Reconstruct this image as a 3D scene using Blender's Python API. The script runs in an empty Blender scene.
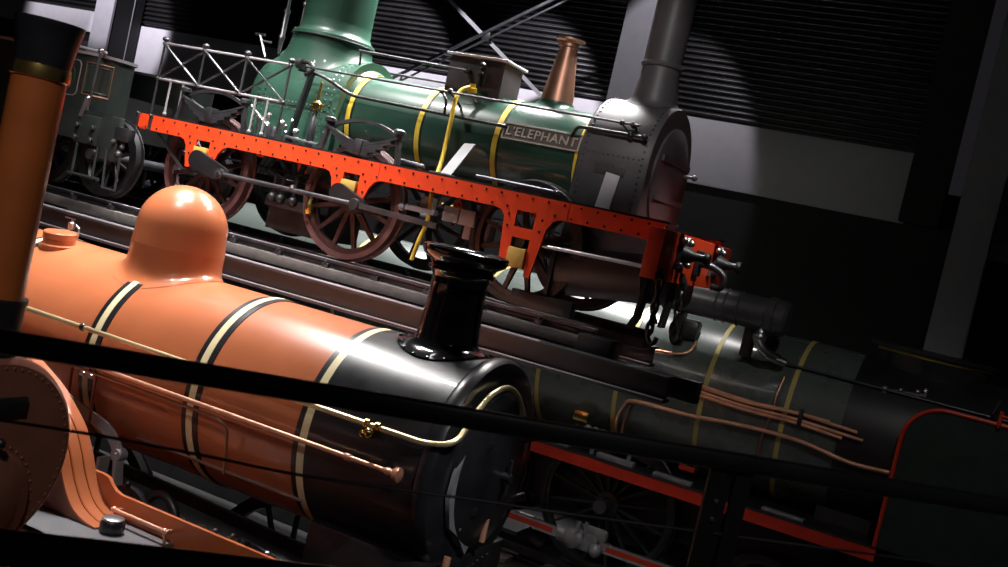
import bpy, bmesh, math, random
from mathutils import Vector, Matrix
random.seed(7)
PI = math.pi
scene = bpy.context.scene
COL = scene.collection

# ------------------------------------------------------------------ camera
F_PX, YAW, PIT, ROL, CAM_H = 1073.129, math.radians(25.2112), math.radians(3.08754), math.radians(12.79497), 4.3
cy, sy, cp, sp = math.cos(YAW), math.sin(YAW), math.cos(PIT), math.sin(PIT)
FW = Vector((-sy * cp, cy * cp, -sp)); R0 = Vector((cy, sy, 0)); U0 = R0.cross(FW)
CX = R0 * math.cos(ROL) + U0 * math.sin(ROL); CY = U0 * math.cos(ROL) - R0 * math.sin(ROL)
cam_d = bpy.data.cameras.new('camera'); cam = bpy.data.objects.new('camera', cam_d); COL.objects.link(cam)
m = Matrix((CX, CY, -FW)).transposed().to_4x4(); m.translation = (0, 0, CAM_H)
cam.matrix_world = m
cam_d.sensor_width = 36.0; cam_d.lens = F_PX / 1008 * 36.0
cam_d.clip_start = 0.05; cam_d.clip_end = 200
cam_d.dof.use_dof = True; cam_d.dof.focus_distance = 9.6; cam_d.dof.aperture_fstop = 4.5
scene.camera = cam

# ------------------------------------------------------------------ materials
MATS = {}
def mat(name, col, rough=.45, metal=0., coat=0., var=.12, nscale=6., bump=0., spec=.5):
    if name in MATS: return MATS[name]
    mt = bpy.data.materials.new(name); mt.use_nodes = True
    nt = mt.node_tree; b = nt.nodes['Principled BSDF']
    tc = nt.nodes.new('ShaderNodeTexCoord'); nz = nt.nodes.new('ShaderNodeTexNoise')
    nz.inputs['Scale'].default_value = nscale; nz.inputs['Detail'].default_value = 6
    nt.links.new(tc.outputs['Object'], nz.inputs['Vector'])
    rp = nt.nodes.new('ShaderNodeValToRGB')
    lo = [c * (1 - var) for c in col]; hi = [min(1, c * (1 + var)) for c in col]
    rp.color_ramp.elements[0].position = .3; rp.color_ramp.elements[1].position = .7
    rp.color_ramp.elements[0].color = (*lo, 1); rp.color_ramp.elements[1].color = (*hi, 1)
    nt.links.new(nz.outputs['Fac'], rp.inputs['Fac']); nt.links.new(rp.outputs['Color'], b.inputs['Base Color'])
    mr = nt.nodes.new('ShaderNodeMapRange')
    mr.inputs['To Min'].default_value = max(.02, rough * .85); mr.inputs['To Max'].default_value = min(1, rough * 1.2)
    nt.links.new(nz.outputs['Fac'], mr.inputs['Value']); nt.links.new(mr.outputs['Result'], b.inputs['Roughness'])
    b.inputs['Metallic'].default_value = metal
    b.inputs['Specular IOR Level'].default_value = spec
    b.inputs['Coat Weight'].default_value = coat; b.inputs['Coat Roughness'].default_value = .06
    if bump:
        n2 = nt.nodes.new('ShaderNodeTexNoise'); n2.inputs['Scale'].default_value = nscale * 6
        nt.links.new(tc.outputs['Object'], n2.inputs['Vector'])
        bp = nt.nodes.new('ShaderNodeBump'); bp.inputs['Strength'].default_value = bump; bp.inputs['Distance'].default_value = .01
        nt.links.new(n2.outputs['Fac'], bp.inputs['Height']); nt.links.new(bp.outputs['Normal'], b.inputs['Normal'])
    MATS[name] = mt
    return mt
ORANGE = mat('orange_paint', (.44, .132, .055), .30, coat=.5, var=.07, nscale=3)
ORANGE2 = mat('orange_frame_paint', (.46, .12, .04), .38, coat=.25, var=.1, nscale=5)
BLACKG = mat('gloss_black', (.013, .013, .016), .32, coat=.2, var=.3)
BLACK = mat('satin_black', (.012, .012, .014), .42, var=.3)
BLACKM = mat('matt_black', (.014, .014, .015), .65, var=.3)
CREAM = mat('cream_lining', (.72, .62, .38), .35, var=.06)
BRASS = mat('brass', (.75, .52, .16), .25, metal=1, var=.12)
BRASSP = mat('pale_brass', (.85, .72, .42), .28, metal=.75, var=.08)
COPPER = mat('copper', (.88, .46, .30), .34, metal=.6, var=.15)
COPPERD = mat('dull_copper', (.42, .22, .15), .42, metal=.8, var=.2)
STEEL = mat('steel', (.52, .52, .54), .32, metal=1, var=.15)
STEELD = mat('dark_steel', (.09, .09, .10), .42, metal=.8, var=.25)
GREY = mat('grey_paint', (.30, .29, .31), .5, var=.12)
LGREY = mat('light_grey_paint', (.74, .72, .78), .45, var=.06)
GREEN = mat('green_loco_paint', (.020, .062, .042), .33, coat=.45, var=.1, nscale=4)
GREEN2 = mat('firebox_green_paint', (.026, .080, .053), .40, coat=.15, var=.1, nscale=4)
YELLOW = mat('yellow_lining', (.78, .56, .06), .4, var=.06)
OLDGOLD = mat('aged_gold_lining', (.50, .40, .12), .45, var=.12)
SLATE = mat('slate_grey_paint', (.13, .13, .14), .45, var=.1)
YELPIPE = mat('yellow_pipe_paint', (.78, .55, .07), .38, var=.08)
OCHRE = mat('ochre_block_paint', (.55, .36, .08), .5, var=.1)
RED = mat('vermilion_frame_paint', (.80, .065, .014), .42, coat=.15, var=.08, nscale=5)
REDD = mat('red_paint', (.55, .030, .010), .45, var=.15)
RIVET = mat('dark_rivet', (.03, .012, .014), .25, var=.2, spec=.8)
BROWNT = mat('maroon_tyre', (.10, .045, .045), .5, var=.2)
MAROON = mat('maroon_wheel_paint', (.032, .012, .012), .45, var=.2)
BLACKH = mat('worn_black_drum', (.055, .052, .057), .36, var=.2)
BLACKV = mat('varnished_black', (.010, .010, .012), .12, coat=.6, var=.2)
SMOKE = mat('graphite_smokebox', (.070, .065, .072), .48, var=.15, nscale=4, bump=.05)
DGREEN = mat('dark_green_boiler', (.085, .105, .098), .27, coat=.5, var=.03, nscale=3)
BRUNS = mat('deep_green_paint', (.018, .03, .026), .4, var=.15)
TGREEN = mat('tender_green_paint', (.024, .032, .029), .45, var=.12)
BROWN = mat('brown_paint', (.23, .085, .055), .42, var=.12, nscale=8)
STACK = mat('russet_paint', (.33, .085, .02), .3, coat=.3, var=.15, nscale=3)
TIMBER = mat('grey_timber', (.12, .105, .10), .7, var=.2, nscale=10, bump=.3)
WALLW = mat('pale_lilac_wall_paint', (.62, .58, .64), .6, var=.04)
PILLAR = mat('pillar_paint', (.34, .32, .36), .6, var=.05)
SIDING = mat('dark_siding', (.075, .07, .075), .34, metal=.9, var=.12, nscale=2)
DARKW = mat('dark_wall', (.012, .011, .012), .7, var=.15)
FLOORM = mat('dark_floor', (.014, .014, .014), .5, var=.25, nscale=1.5)
RAILM = mat('railing_black', (.016, .016, .018), .36, var=.2)
RAIL_AND_GLINT = mat('worn_rail_and_highlight', (.50, .48, .56), .4, metal=.25, var=.15)  # rail heads, also the painted highlight lines on the girders
GIRD = mat('girder_paint', (.032, .032, .036), .5, var=.2, nscale=4)
PLATE = mat('plate_bronze', (.13, .11, .095), .42, metal=.3, var=.15)
LETTER = mat('letter_bronze', (.50, .45, .40), .4, metal=.1, var=.1)
METAL_AND_REFLECTION = mat('worn_metal_and_reflection', (.26, .26, .28), .45, metal=.3, var=.2, nscale=9)  # metal fittings, also the painted reflection on the orange smokebox

# ------------------------------------------------------------------ mesh builder
def basis(ax):
    ax = Vector(ax).normalized()
    t = Vector((0, 0, 1)) if abs(ax.z) < .9 else Vector((1, 0, 0))
    u = t.cross(ax).normalized(); v = ax.cross(u)
    return u, v, ax
class MB:
    def __init__(s): s.bm = bmesh.new(); s.mi = 0
    def slot(s, i): s.mi = i; return s
    def _f(s, vs):
        try:
            f = s.bm.faces.new(vs); f.material_index = s.mi; return f
        except ValueError: return None
    def box(s, c, d, ax=None, bev=0.):
        c = Vector(c)
        X, Y, Z = (Vector((1, 0, 0)), Vector((0, 1, 0)), Vector((0, 0, 1))) if ax is None else [Vector(a).normalized() for a in ax]
        vs = [s.bm.verts.new(c + X * d[0] / 2 * i + Y * d[1] / 2 * j + Z * d[2] / 2 * k) for i in (-1, 1) for j in (-1, 1) for k in (-1, 1)]
        fs = [s._f([vs[q] for q in f]) for f in ((0, 1, 3, 2), (4, 6, 7, 5), (0, 4, 5, 1), (2, 3, 7, 6), (0, 2, 6, 4), (1, 5, 7, 3))]
        if bev:
            es = list({e for f in fs for e in f.edges})
            r = bmesh.ops.bevel(s.bm, geom=es, offset=bev, segments=2, affect='EDGES', profile=.5)
            for f in r['faces']: f.material_index = s.mi
        return s
    def bar(s, a, b, w, t, up=(0, 0, 1)):
        a, b = Vector(a), Vector(b); X = (b - a).normalized(); Y = Vector(up).cross(X)
        if Y.length < 1e-4: Y = Vector((1, 0, 0)).cross(X)
        Y.normalize(); Z = X.cross(Y)
        return s.box((a + b) / 2, ((b - a).length, w, t), (X, Y, Z))
    def lathe(s, prof, o, ax=(0, 0, 1), seg=40, a0=0., a1=2 * PI, u=None):
        o = Vector(o)
        if u is None: u, v, w = basis(ax)
        else:
            w = Vector(ax).normalized(); u = Vector(u).normalized(); v = w.cross(u)
        full = abs(a1 - a0 - 2 * PI) < 1e-6
        n = seg if full else seg + 1
        rows = []
        for r, h in prof:
            if r < 1e-6: rows.append([s.bm.verts.new(o + w * h)])
            else: rows.append([s.bm.verts.new(o + w * h + (u * math.cos(a0 + (a1 - a0) * k / seg) + v * math.sin(a0 + (a1 - a0) * k / seg)) * r) for k in range(n)])
        for A, B in zip(rows, rows[1:]):
            for k in range(seg):
                k2 = (k + 1) % n if full else k + 1
                if len(A) == 1 and len(B) == 1: continue
                if len(A) == 1: s._f((A[0], B[k2], B[k]))
                elif len(B) == 1: s._f((A[k], A[k2], B[0]))
                else: s._f((A[k], A[k2], B[k2], B[k]))
        return s
    def cyl(s, a, b, r, r2=None, seg=24, bev=0.):
        a, b = Vector(a), Vector(b); L = (b - a).length; r2 = r if r2 is None else r2
        p = [(0, 0), (r, 0), (r2, L), (0, L)] if not bev else [(0, 0), (r - bev, 0), (r, bev), (r2, L - bev), (r2 - bev, L), (0, L)]
        return s.lathe(p, a, b - a, seg)
    def tube(s, pts, r, seg=10, caps=True):
        pts = [Vector(p) for p in pts]; rings = []
        d = (pts[1] - pts[0]).normalized(); u, v, _ = basis(d)
        for i, p in enumerate(pts):
            if i == 0: t = pts[1] - pts[0]
            elif i == len(pts) - 1: t = pts[-1] - pts[-2]
            else: t = (pts[i + 1] - pts[i]).normalized() + (pts[i] - pts[i - 1]).normalized()
            t.normalize(); u = (u - t * u.dot(t)).normalized(); v = t.cross(u)
            rings.append([s.bm.verts.new(p + (u * math.cos(2 * PI * k / seg) + v * math.sin(2 * PI * k / seg)) * r) for k in range(seg)])
        for A, B in zip(rings, rings[1:]):
            for k in range(seg): s._f((A[k], A[(k + 1) % seg], B[(k + 1) % seg], B[k]))
        if caps: s._f(rings[0][::-1]); s._f(rings[-1])
        return s
    def ball(s, c, r, seg=12, sc=(1, 1, 1)):
        n = max(4, seg // 2)
        i0 = len(s.bm.verts)
        s.lathe([(r * math.sin(PI * k / n), -r * math.cos(PI * k / n)) for k in range(n + 1)], c, (0, 0, 1), seg)
        if sc != (1, 1, 1):
            s.bm.verts.ensure_lookup_table(); c = Vector(c)
            for vv in s.bm.verts[i0:]:
                q = vv.co - c; vv.co = c + Vector((q.x * sc[0], q.y * sc[1], q.z * sc[2]))
        return s
    def rivet(s, c, n, r=.012):
        return s.lathe([(r, 0), (r * .8, r * .5), (0, r * .75)], c, n, 8)
    def prism(s, outline, o, ux, uy, th, holes=()):
        """outline of 2D points in the plane (o; ux, uy), extruded by th along ux x uy"""
        o, ux, uy = Vector(o), Vector(ux), Vector(uy); n = ux.cross(uy).normalized()
        tmp = bmesh.new()
        es = []
        for loop in (outline, *holes):
            vs = [tmp.verts.new((p[0], p[1], 0)) for p in loop]
            es += [tmp.edges.new((vs[i], vs[(i + 1) % len(vs)])) for i in range(len(vs))]
        bmesh.ops.triangle_fill(tmp, use_beauty=True, use_dissolve=False, edges=es)
        tmp.verts.index_update()
        top = [s.bm.verts.new(o + ux * v.co.x + uy * v.co.y + n * th) for v in tmp.verts]
        bot = [s.bm.verts.new(o + ux * v.co.x + uy * v.co.y) for v in tmp.verts]
        for f in tmp.faces:
            idx = [v.index for v in f.verts]
            if f.normal.z < 0: idx = idx[::-1]
            s._f([top[i] for i in idx]); s._f([bot[i] for i in idx[::-1]])
        for e in tmp.edges:
            if len(e.link_faces) == 1:
                a, b = e.verts[0].index, e.verts[1].index; s._f((bot[a], bot[b], top[b], top[a]))
        tmp.free()
        return s
    def strip(s, pts, w, th, wd=(0, 1, 0)):
        """sheet bent along a polyline, wide along wd"""
        pts = [Vector(p) for p in pts]; wd = Vector(wd).normalized(); rows = []
        for i, p in enumerate(pts):
            t = (pts[min(i + 1, len(pts) - 1)] - pts[max(i - 1, 0)]).normalized(); n = t.cross(wd).normalized()
            rows.append([s.bm.verts.new(p + wd * a * w / 2 + n * b * th / 2) for a, b in ((-1, -1), (1, -1), (1, 1), (-1, 1))])
        for A, B in zip(rows, rows[1:]):
            for k in range(4): s._f((A[k], A[(k + 1) % 4], B[(k + 1) % 4], B[k]))
        s._f(rows[0][::-1]); s._f(rows[-1])
        return s
    def saddle(s, cx_, cy_, ztop, r0, r1, R, zc, yc, n=8, seg=40, pw=2., lift=.004):
        """flared skirt from a round neck (r0 at ztop) down onto a horizontal barrel (radius R about y=yc, z=zc)"""
        rows = []
        for i in range(n + 1):
            t = i / n; r = r0 + (r1 - r0) * (t ** pw); row = []
            for k in range(seg):
                a = 2 * PI * k / seg; x = cx_ + r * math.cos(a); y = cy_ + r * math.sin(a)
                zs = zc + math.sqrt(max(0, R * R - (y - yc) ** 2)) + lift
                e = 1 - (1 - t) ** pw
                row.append(s.bm.verts.new((x, y, ztop + (zs - ztop) * e)))
            rows.append(row)
        for A, B in zip(rows, rows[1:]):
            for k in range(seg): s._f((A[k], B[k], B[(k + 1) % seg], A[(k + 1) % seg]))
        return s
    def build(s, name, mats, parent=None, smooth=38):
        me = bpy.data.meshes.new(name)
        bmesh.ops.recalc_face_normals(s.bm, faces=s.bm.faces)
        if parent is not None: bmesh.ops.translate(s.bm, verts=s.bm.verts, vec=-wloc(parent))
        s.bm.to_mesh(me); s.bm.free()
        for mt in (mats if isinstance(mats, (list, tuple)) else [mats]): me.materials.append(mt)
        if smooth:
            me.polygons.foreach_set('use_smooth', [True] * len(me.polygons)); me.set_sharp_from_angle(angle=math.radians(smooth))
        o = bpy.data.objects.new(name, me); COL.objects.link(o)
        if parent is not None: o.parent = parent
        return o
def wloc(o):
    v = Vector((0, 0, 0))
    while o is not None: v += o.location; o = o.parent
    return v
def thing(name, label, cat, loc, group=None):
    o = bpy.data.objects.new(name, None); COL.objects.link(o); o.location = loc; o.empty_display_size = .2
    o['label'] = label; o['category'] = cat
    if group: o['group'] = group
    return o
def struct(name, mb, mats, smooth=38):
    o = mb.build(name, mats, None, smooth); o['kind'] = 'structure'; return o
def fillet(pts, r, n=6):
    pts = [Vector(p) for p in pts]; out = [pts[0]]
    for a, b, c in zip(pts, pts[1:], pts[2:]):
        d1, d2 = (a - b), (c - b); k = min(r, d1.length * .49, d2.length * .49)
        p, q = b + d1.normalized() * k, b + d2.normalized() * k
        for i in range(n + 1):
            t = i / n; out.append(p * (1 - t) ** 2 + b * 2 * t * (1 - t) + q * t * t)
    return out + [pts[-1]]
def smooth_path(pts, n=6):
    pts = [Vector(p) for p in pts]; P = [pts[0] * 2 - pts[1]] + pts + [pts[-1] * 2 - pts[-2]]; out = []
    for i in range(1, len(P) - 2):
        for k in range(n):
            t = k / n; a, b, c, d = P[i - 1:i + 3]
            out.append(.5 * ((2 * b) + (c - a) * t + (2 * a - 5 * b + 4 * c - d) * t * t + (3 * b - a - 3 * c + d) * t ** 3))
    return out + [pts[-1]]
def arc2(cx_, cz_, r, a0, a1, n=10):
    return [(cx_ + r * math.cos(a0 + (a1 - a0) * i / n), cz_ + r * math.sin(a0 + (a1 - a0) * i / n)) for i in range(n + 1)]
def wheel(parent, c, R, paint, tyre_m, nsp=12, w=.10, name='wheel', crank=None, cw=0., tyre_t=.055, spoke=.035):
    """spoked wheel turning about the y axis; the tyre is a sub-part"""
    c = Vector(c); b = MB()
    ri = R - tyre_t; rr = ri - .05
    b.lathe([(rr, -w * .4), (ri, -w * .4), (ri, w * .4), (rr, w * .4), (rr, -w * .4)], c, (0, 1, 0), 48)
    hub = max(.09, R * .17)
    b.lathe([(0, -w * .62), (hub * .6, -w * .62), (hub, -w * .45), (hub, w * .45), (hub * .6, w * .62), (0, w * .62)], c, (0, 1, 0), 24)
    for k in range(nsp):
        a = 2 * PI * (k + .5) / nsp; d = Vector((math.cos(a), 0, math.sin(a))); t = Vector((-math.sin(a), 0, math.cos(a)))
        p0, p1 = c + d * hub * .8, c + d * (rr + .01); vs = []
        for p, ws, wy in ((p0, spoke * 1.25, w * .5), (p1, spoke * .8, w * .34)):
            vs.append([b.bm.verts.new(p + t * i * ws / 2 * 1. + Vector((0, j * wy / 2, 0))) for i, j in ((-1, -1), (1, -1), (1, 1), (-1, 1))])
        for q in range(4): b._f((vs[0][q], vs[0][(q + 1) % 4], vs[1][(q + 1) % 4], vs[1][q]))
    if cw:  # counterweight segment
        pts = arc2(0, 0, rr + .005, cw - .55, cw + .55, 10)
        b.prism(pts, c + Vector((0, -w * .25, 0)), (1, 0, 0), (0, 0, 1), -w * .5)
    o = b.build(name, paint, parent)
    t = MB(); t.lathe([(ri, -w * .5), (R, -w * .5), (R, w * .28), (R + .02, w * .36), (R + .02, w * .5), (ri, w * .5), (ri, -w * .5)], c, (0, 1, 0), 56)
    t.build('tyre', tyre_m, o)
    return o
def nut(b, c, n, r=.02, h=.02):
    b.lathe([(r, 0), (r, h), (r * .7, h * 1.3), (0, h * 1.3)], c, n, 6)

# ------------------------------------------------------------------ the hall
b = MB(); b.box((-8, 9, -.05), (40, 30, .1)); struct('floor', b, FLOORM)
b = MB(); b.box((-8, 19.25, 3.2), (44, .4, 6.4)); struct('wall_back', b, DARKW)
b = MB()   # ribbed siding above the pale band
z = 6.98
ribs = []
while z < 13.0:
    ribs += [(18.985, z), (18.985, z + .03)] + [(18.985 - .05 * math.sin(PI * k / 8), z + .034 + .07 * (1 - math.cos(PI * k / 8)) / 2) for k in range(1, 8)]
    z += .108
prev = None
for yy, zz in ribs:
    cur = [b.bm.verts.new((-30, yy, zz)), b.bm.verts.new((-2.05, yy, zz))]
    if prev: b._f((prev[0], prev[1], cur[1], cur[0]))
    prev = cur
b.box((-16, 19.2, 9.9), (28, .3, 6.6)); struct('wall_upper', b, SIDING, 50)
b = MB(); b.box((-10.9, 19.0, 6.37), (17.8, .12, 1.18), bev=.01); struct('trim_1', b, WALLW)
b = MB(); b.box((-25.2, 18.95, 6.86), (10.6, .12, .50), bev=.01); struct('trim_2', b, WALLW)
for i, (x0, x1, zt) in enumerate(((-20.16, -19.60, 13), (-7.31, -6.78, 13), (-1.16, -.60, 13))):
    b = MB(); xm = (x0 + x1) / 2; w = x1 - x0
    zb = 6.0 if i == 0 else 0.0
    b.box((xm, 18.01, (zt + zb) / 2), (w, .02, zt - zb)); b.box((xm, 18.6, (zt + zb) / 2), (w, .02, zt - zb)); b.box((xm, 18.3, (zt + zb) / 2), (.03, .58, zt - zb))
    b.box((x0 + .01, 18.03, (zt + zb) / 2), (.02, .05, zt - zb)); b.box((x1 - .01, 18.03, (zt + zb) / 2), (.02, .05, zt - zb))
    struct('trim_%d' % (3 + i), b, PILLAR)
b = MB(); b.box((-19.76, 18.5, 9.5), (.30, .8, 7.2)); struct('trim_6', b, DARKW)
b = MB(); b.box((-1.75, 18.9, 9.6), (.62, .5, 7.6)); struct('trim_7', b, DARKW)
b = MB(); b.box((1.5, 18.6, 9.3), (4.2, .1, 7.1)); b.box((1.5, 18.52, 5.58), (4.2, .1, .3)); b.box((1.5, 18.53, 6.95), (4.2, .05, 1.4)); struct('trim_8', b, PILLAR)
# crossed bracing rods of the wall
b = MB()
b.bar((-11.6, 17.85, 8.73), (-8.2, 17.85, 6.53), .06, .08, (0, 1, 0)); b.build('trim_10', GREY)['kind'] = 'structure'; b = MB(); b.bar((-12.3, 17.75, 6.2), (-7.4, 17.75, 9.25), .05, .05, (0, 1, 0)); b.bar((-12.3, 17.75, 6.05), (-7.4, 17.75, 9.10), .03, .03, (0, 1, 0))
b.box((-9.85, 17.8, 7.64), (.16, .13, .16), bev=.01)
struct('trim_9', b, STEELD)
b = MB(); b.box((-8, 9, 13.2), (44, 31, .2)); struct('ceiling', b, DARKW)
b = MB(); b.box((-30, 9, 6.5), (.2, 30, 13.2)); struct('wall_left', b, DARKW)

# ------------------------------------------------------------------ orange locomotive (nearest track)
OY, OZ, OR = 6.524, 2.661, .72
eng = thing('steam_locomotive', 'glossy orange steam locomotive with round orange dome and black smokebox', 'locomotive', (-5.5, OY, 0))
b = MB(); b.lathe([(0, 0), (OR, 0), (OR, 5.7), (0, 5.7)], (-9.55, OY, OZ), (1, 0, 0), 96); b.build('boiler', ORANGE, eng)
b = MB()
b.lathe([(OR - .02, 0), (OR + .012, .0), (OR + .012, .84), (OR + .026, .845), (OR + .036, .865), (OR + .036, .915), (OR + .015, .95), (OR - .06, .975), (0, .98)], (-3.86, OY, OZ), (1, 0, 0), 96)
b.box((-3.35, OY, 1.75), (.96, 1.1, .7), bev=.03)
sbx = b.build('smokebox', BLACKG, eng)
b = MB()
b.lathe([(.54, 0), (.54, .025), (.50, .05), (.30, .10), (0, .12)], (-2.885, OY, OZ), (1, 0, 0), 64)
for dz in (.22, -.22): b.box((-2.80, OY + .12, OZ + dz), (.03, .8, .06), bev=.008)
b.cyl((-2.78, OY, OZ), (-2.70, OY, OZ), .03); b.cyl((-2.72, OY, OZ - .12), (-2.72, OY, OZ + .12), .012)
door = b.build('smokebox_door', BLACKG, sbx)
b = MB()
for k in range(8):
    a = 2 * PI * k / 8
    for cyy, czz, rr in ((6.44, 2.62, .06), (6.62, 2.70, .05), (6.62, 2.44, .05)): b.ball((-2.855, cyy + rr * math.cos(a), czz + rr * math.sin(a)), .011, 8)
b.build('stud_ring', STEEL, sbx)
# bands: black with a cream stripe
def oband(x, w=.145, c=.055, off=0.):
    b = MB(); b.lathe([(OR, -w / 2), (OR + .006, -w / 2), (OR + .006, w / 2), (OR, w / 2)], (x, OY, OZ), (1, 0, 0), 96)
    o = b.build('boiler_band', BLACKG, eng)
    b = MB(); b.lathe([(OR + .004, -c / 2), (OR + .010, -c / 2), (OR + .010, c / 2), (OR + .004, c / 2)], (x + off, OY, OZ), (1, 0, 0), 96)
    b.build('lining', CREAM, o)
for x in (-7.10, -5.863, -4.854): oband(x)
oband(-3.90, .13, .062, .012)
# dome
b = MB(); dx, dr = -5.90, .348
b.lathe([(dr + .012, -.15)] + [(dr * math.cos(PI / 2 * k / 14), dr * math.sin(PI / 2 * k / 14)) for k in range(15)], (dx, OY, 3.70), (0, 0, 1), 64)
b.saddle(dx, OY, 3.55, dr + .012, .455, OR, OZ, OY, n=10, seg=64, pw=2.6)
b.build('steam_dome', ORANGE, eng)
# chimney
b = MB(); kx = -3.40
b.lathe([(.215, -.02), (.198, .20), (.194, .36), (.215, .40), (.235, .41), (.235, .43), (.215, .44), (.235, .47), (.285, .50), (.30, .53), (.30, .56), (.27, .575), (.235, .575), (.20, .55), (.19, .1)], (kx, OY, 3.50), (0, 0, 1), 56)
b.saddle(kx, OY, 3.48, .215, .335, OR + .012, OZ, OY, n=9, seg=56, pw=2.3, lift=.012)
for k in range(18):
    a = 2 * PI * k / 18; x = kx + .32 * math.cos(a); y = OY + .32 * math.sin(a)
    b.rivet((x, y, OZ + math.sqrt((OR + .012) ** 2 - (y - OY) ** 2) + .014), (0, (y - OY), .6), .014)
b.build('chimney', BLACKV, eng)
# filler cap and whistle
b = MB(); b.lathe([(.15, -.06), (.15, .0), (.125, .01), (.125, .045), (.13, .05), (.13, .095), (.122, .105), (0, .107)], (-6.93, 6.30, 3.345), (0, -.1, 1), 40); b.build('filler_cap', ORANGE, eng)
b = MB(); b.cyl((-7.43, 6.85, 3.25), (-7.43, 6.85, 3.42), .018); b.cyl((-7.43, 6.85, 3.42), (-7.43, 6.85, 3.48), .03, bev=.005); b.cyl((-7.43, 6.85, 3.48), (-7.43, 6.85, 3.51), .012); b.bar((-7.52, 6.85, 3.51), (-7.40, 6.85, 3.51), .012, .012); b.tube(smooth_path([(-7.35, 6.85, 3.26), (-7.33, 6.85, 3.42), (-7.37, 6.85, 3.46)]), .01); b.build('whistle', STEEL, eng)
# hand rail, round the front of the smokebox
HZ, HY = 2.895, 5.755
b = MB()
path = fillet([(-7.6, HY, HZ), (-2.98, HY, HZ - .005), (-2.82, 5.82, HZ + .03), (-2.82, 6.02, 3.12)], .12, 6)[:-1]
path += smooth_path([(-2.82, 6.02, 3.12), (-2.82, 6.18, 3.22), (-2.82, 6.40, 3.26), (-2.82, 6.60, 3.19), (-2.82, 6.73, 3.03), (-2.82, 6.80, 2.83)], 6)
b.tube(path, .019, 12); hr = b.build('hand_rail', BRASSP, eng)
for x in (-5.93, -4.4):
    b = MB(); b.ball((x, HY, HZ), .03, 12); b.cyl((x, HY, HZ), (x, OY - math.sqrt(OR ** 2 - (HZ - OZ) ** 2), HZ - .02), .012, seg=10); b.build('rail_knob', BLACKG, hr)
b = MB(); x = -3.38
b.cyl((x - .05, HY, HZ), (x - .02, HY, HZ), .03); b.cyl((x + .03, HY, HZ), (x + .06, HY, HZ), .03); b.ball((x, HY - .02, HZ - .05), .036, 12); b.ball((x - .05, HY - .01, HZ - .07), .026, 10); b.cyl((x, HY, HZ - .03), (x, OY - .68, HZ - .04), .018, seg=10)
b.build('rail_clamp', BRASS, hr)
# copper side rod with end knob
RY, RZ = 5.70, 2.665
b = MB(); b.tube([(-6.6, RY, RZ), (-3.2, RY, RZ)], .017, 12); b.lathe([(.017, 0), (.026, .03), (.022, .06), (.045, .085), (.048, .115), (.03, .125), (0, .127)], (-3.20, RY, RZ), (1, 0, 0), 16); b.lathe([(.017, 0), (.024, .01), (.024, .05), (.017, .06)], (-3.5, RY, RZ), (1, 0, 0), 14)
rod = b.build('blower_rod', COPPER, eng)
b = MB(); b.tube(fillet([(-6.6, RY - .01, RZ - .045), (-4.52, RY - .01, RZ - .045), (-4.45, RY + .03, RZ - .10), (-4.45, RY + .09, RZ - .42)], .06), .011, 10); b.build('oil_pipe', COPPERD, eng)
b = MB(); b.tube(fillet([(-5.98, RY, RZ - .01), (-5.90, RY, RZ - .03), (-5.90, RY + .03, RZ - .4)], .05), .013, 10); b.tube(fillet([(-5.72, RY, RZ - .01), (-5.66, RY, RZ - .03), (-5.66, RY + .03, RZ - .4)], .05), .013, 10); b.build('drain_pipe', COPPERD, eng)
b = MB(); b.box((-5.80, 5.775, 2.575), (.17, .03, .05), bev=.006); b.rivet((-5.84, 5.76, 2.575), (0, -1, 0), .016); b.rivet((-5.76, 5.76, 2.575), (0, -1, 0), .016); b.build('pipe_clip', STEEL, eng)
b = MB(); ang = math.radians(219)
b.tube([(-5.4, OY + OR * math.cos(ang) - .01, OZ + OR * math.sin(ang)), (-3.9, OY + OR * math.cos(ang) - .01, OZ + OR * math.sin(ang))], .014, 8); b.build('belly_highlight', STEEL, eng)  # steel tube draws the edge highlight low on the boiler
# grey plate added in the shape of a reflection on the smokebox front
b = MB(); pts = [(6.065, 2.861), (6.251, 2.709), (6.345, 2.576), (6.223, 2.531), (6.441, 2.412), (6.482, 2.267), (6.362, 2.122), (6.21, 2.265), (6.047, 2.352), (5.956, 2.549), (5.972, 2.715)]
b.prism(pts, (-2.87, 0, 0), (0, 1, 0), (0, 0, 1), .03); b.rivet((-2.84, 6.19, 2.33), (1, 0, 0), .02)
b.build('reflection_plate', METAL_AND_REFLECTION, sbx)
b = MB(); b.cyl((-2.80, 6.02, 2.0), (-2.80, 6.03, 2.18), .025, seg=14); b.build('drain_cock', COPPER, sbx)
b = MB(); b.cyl((-2.80, 6.5, 2.2), (-2.80, 6.5, 2.36), .022, seg=14); b.build('drain_cock', COPPER, sbx)
b = MB()
for k in range(9): b.ball((-2.78 + .01 * k, 6.08 + .04 * k, 2.02 + .018 * k), .011, 8)
b.box((-2.72, 6.0, 1.80), (.08, .5, .06), bev=.01); b.build('front_step', BLACK, eng)
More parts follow.
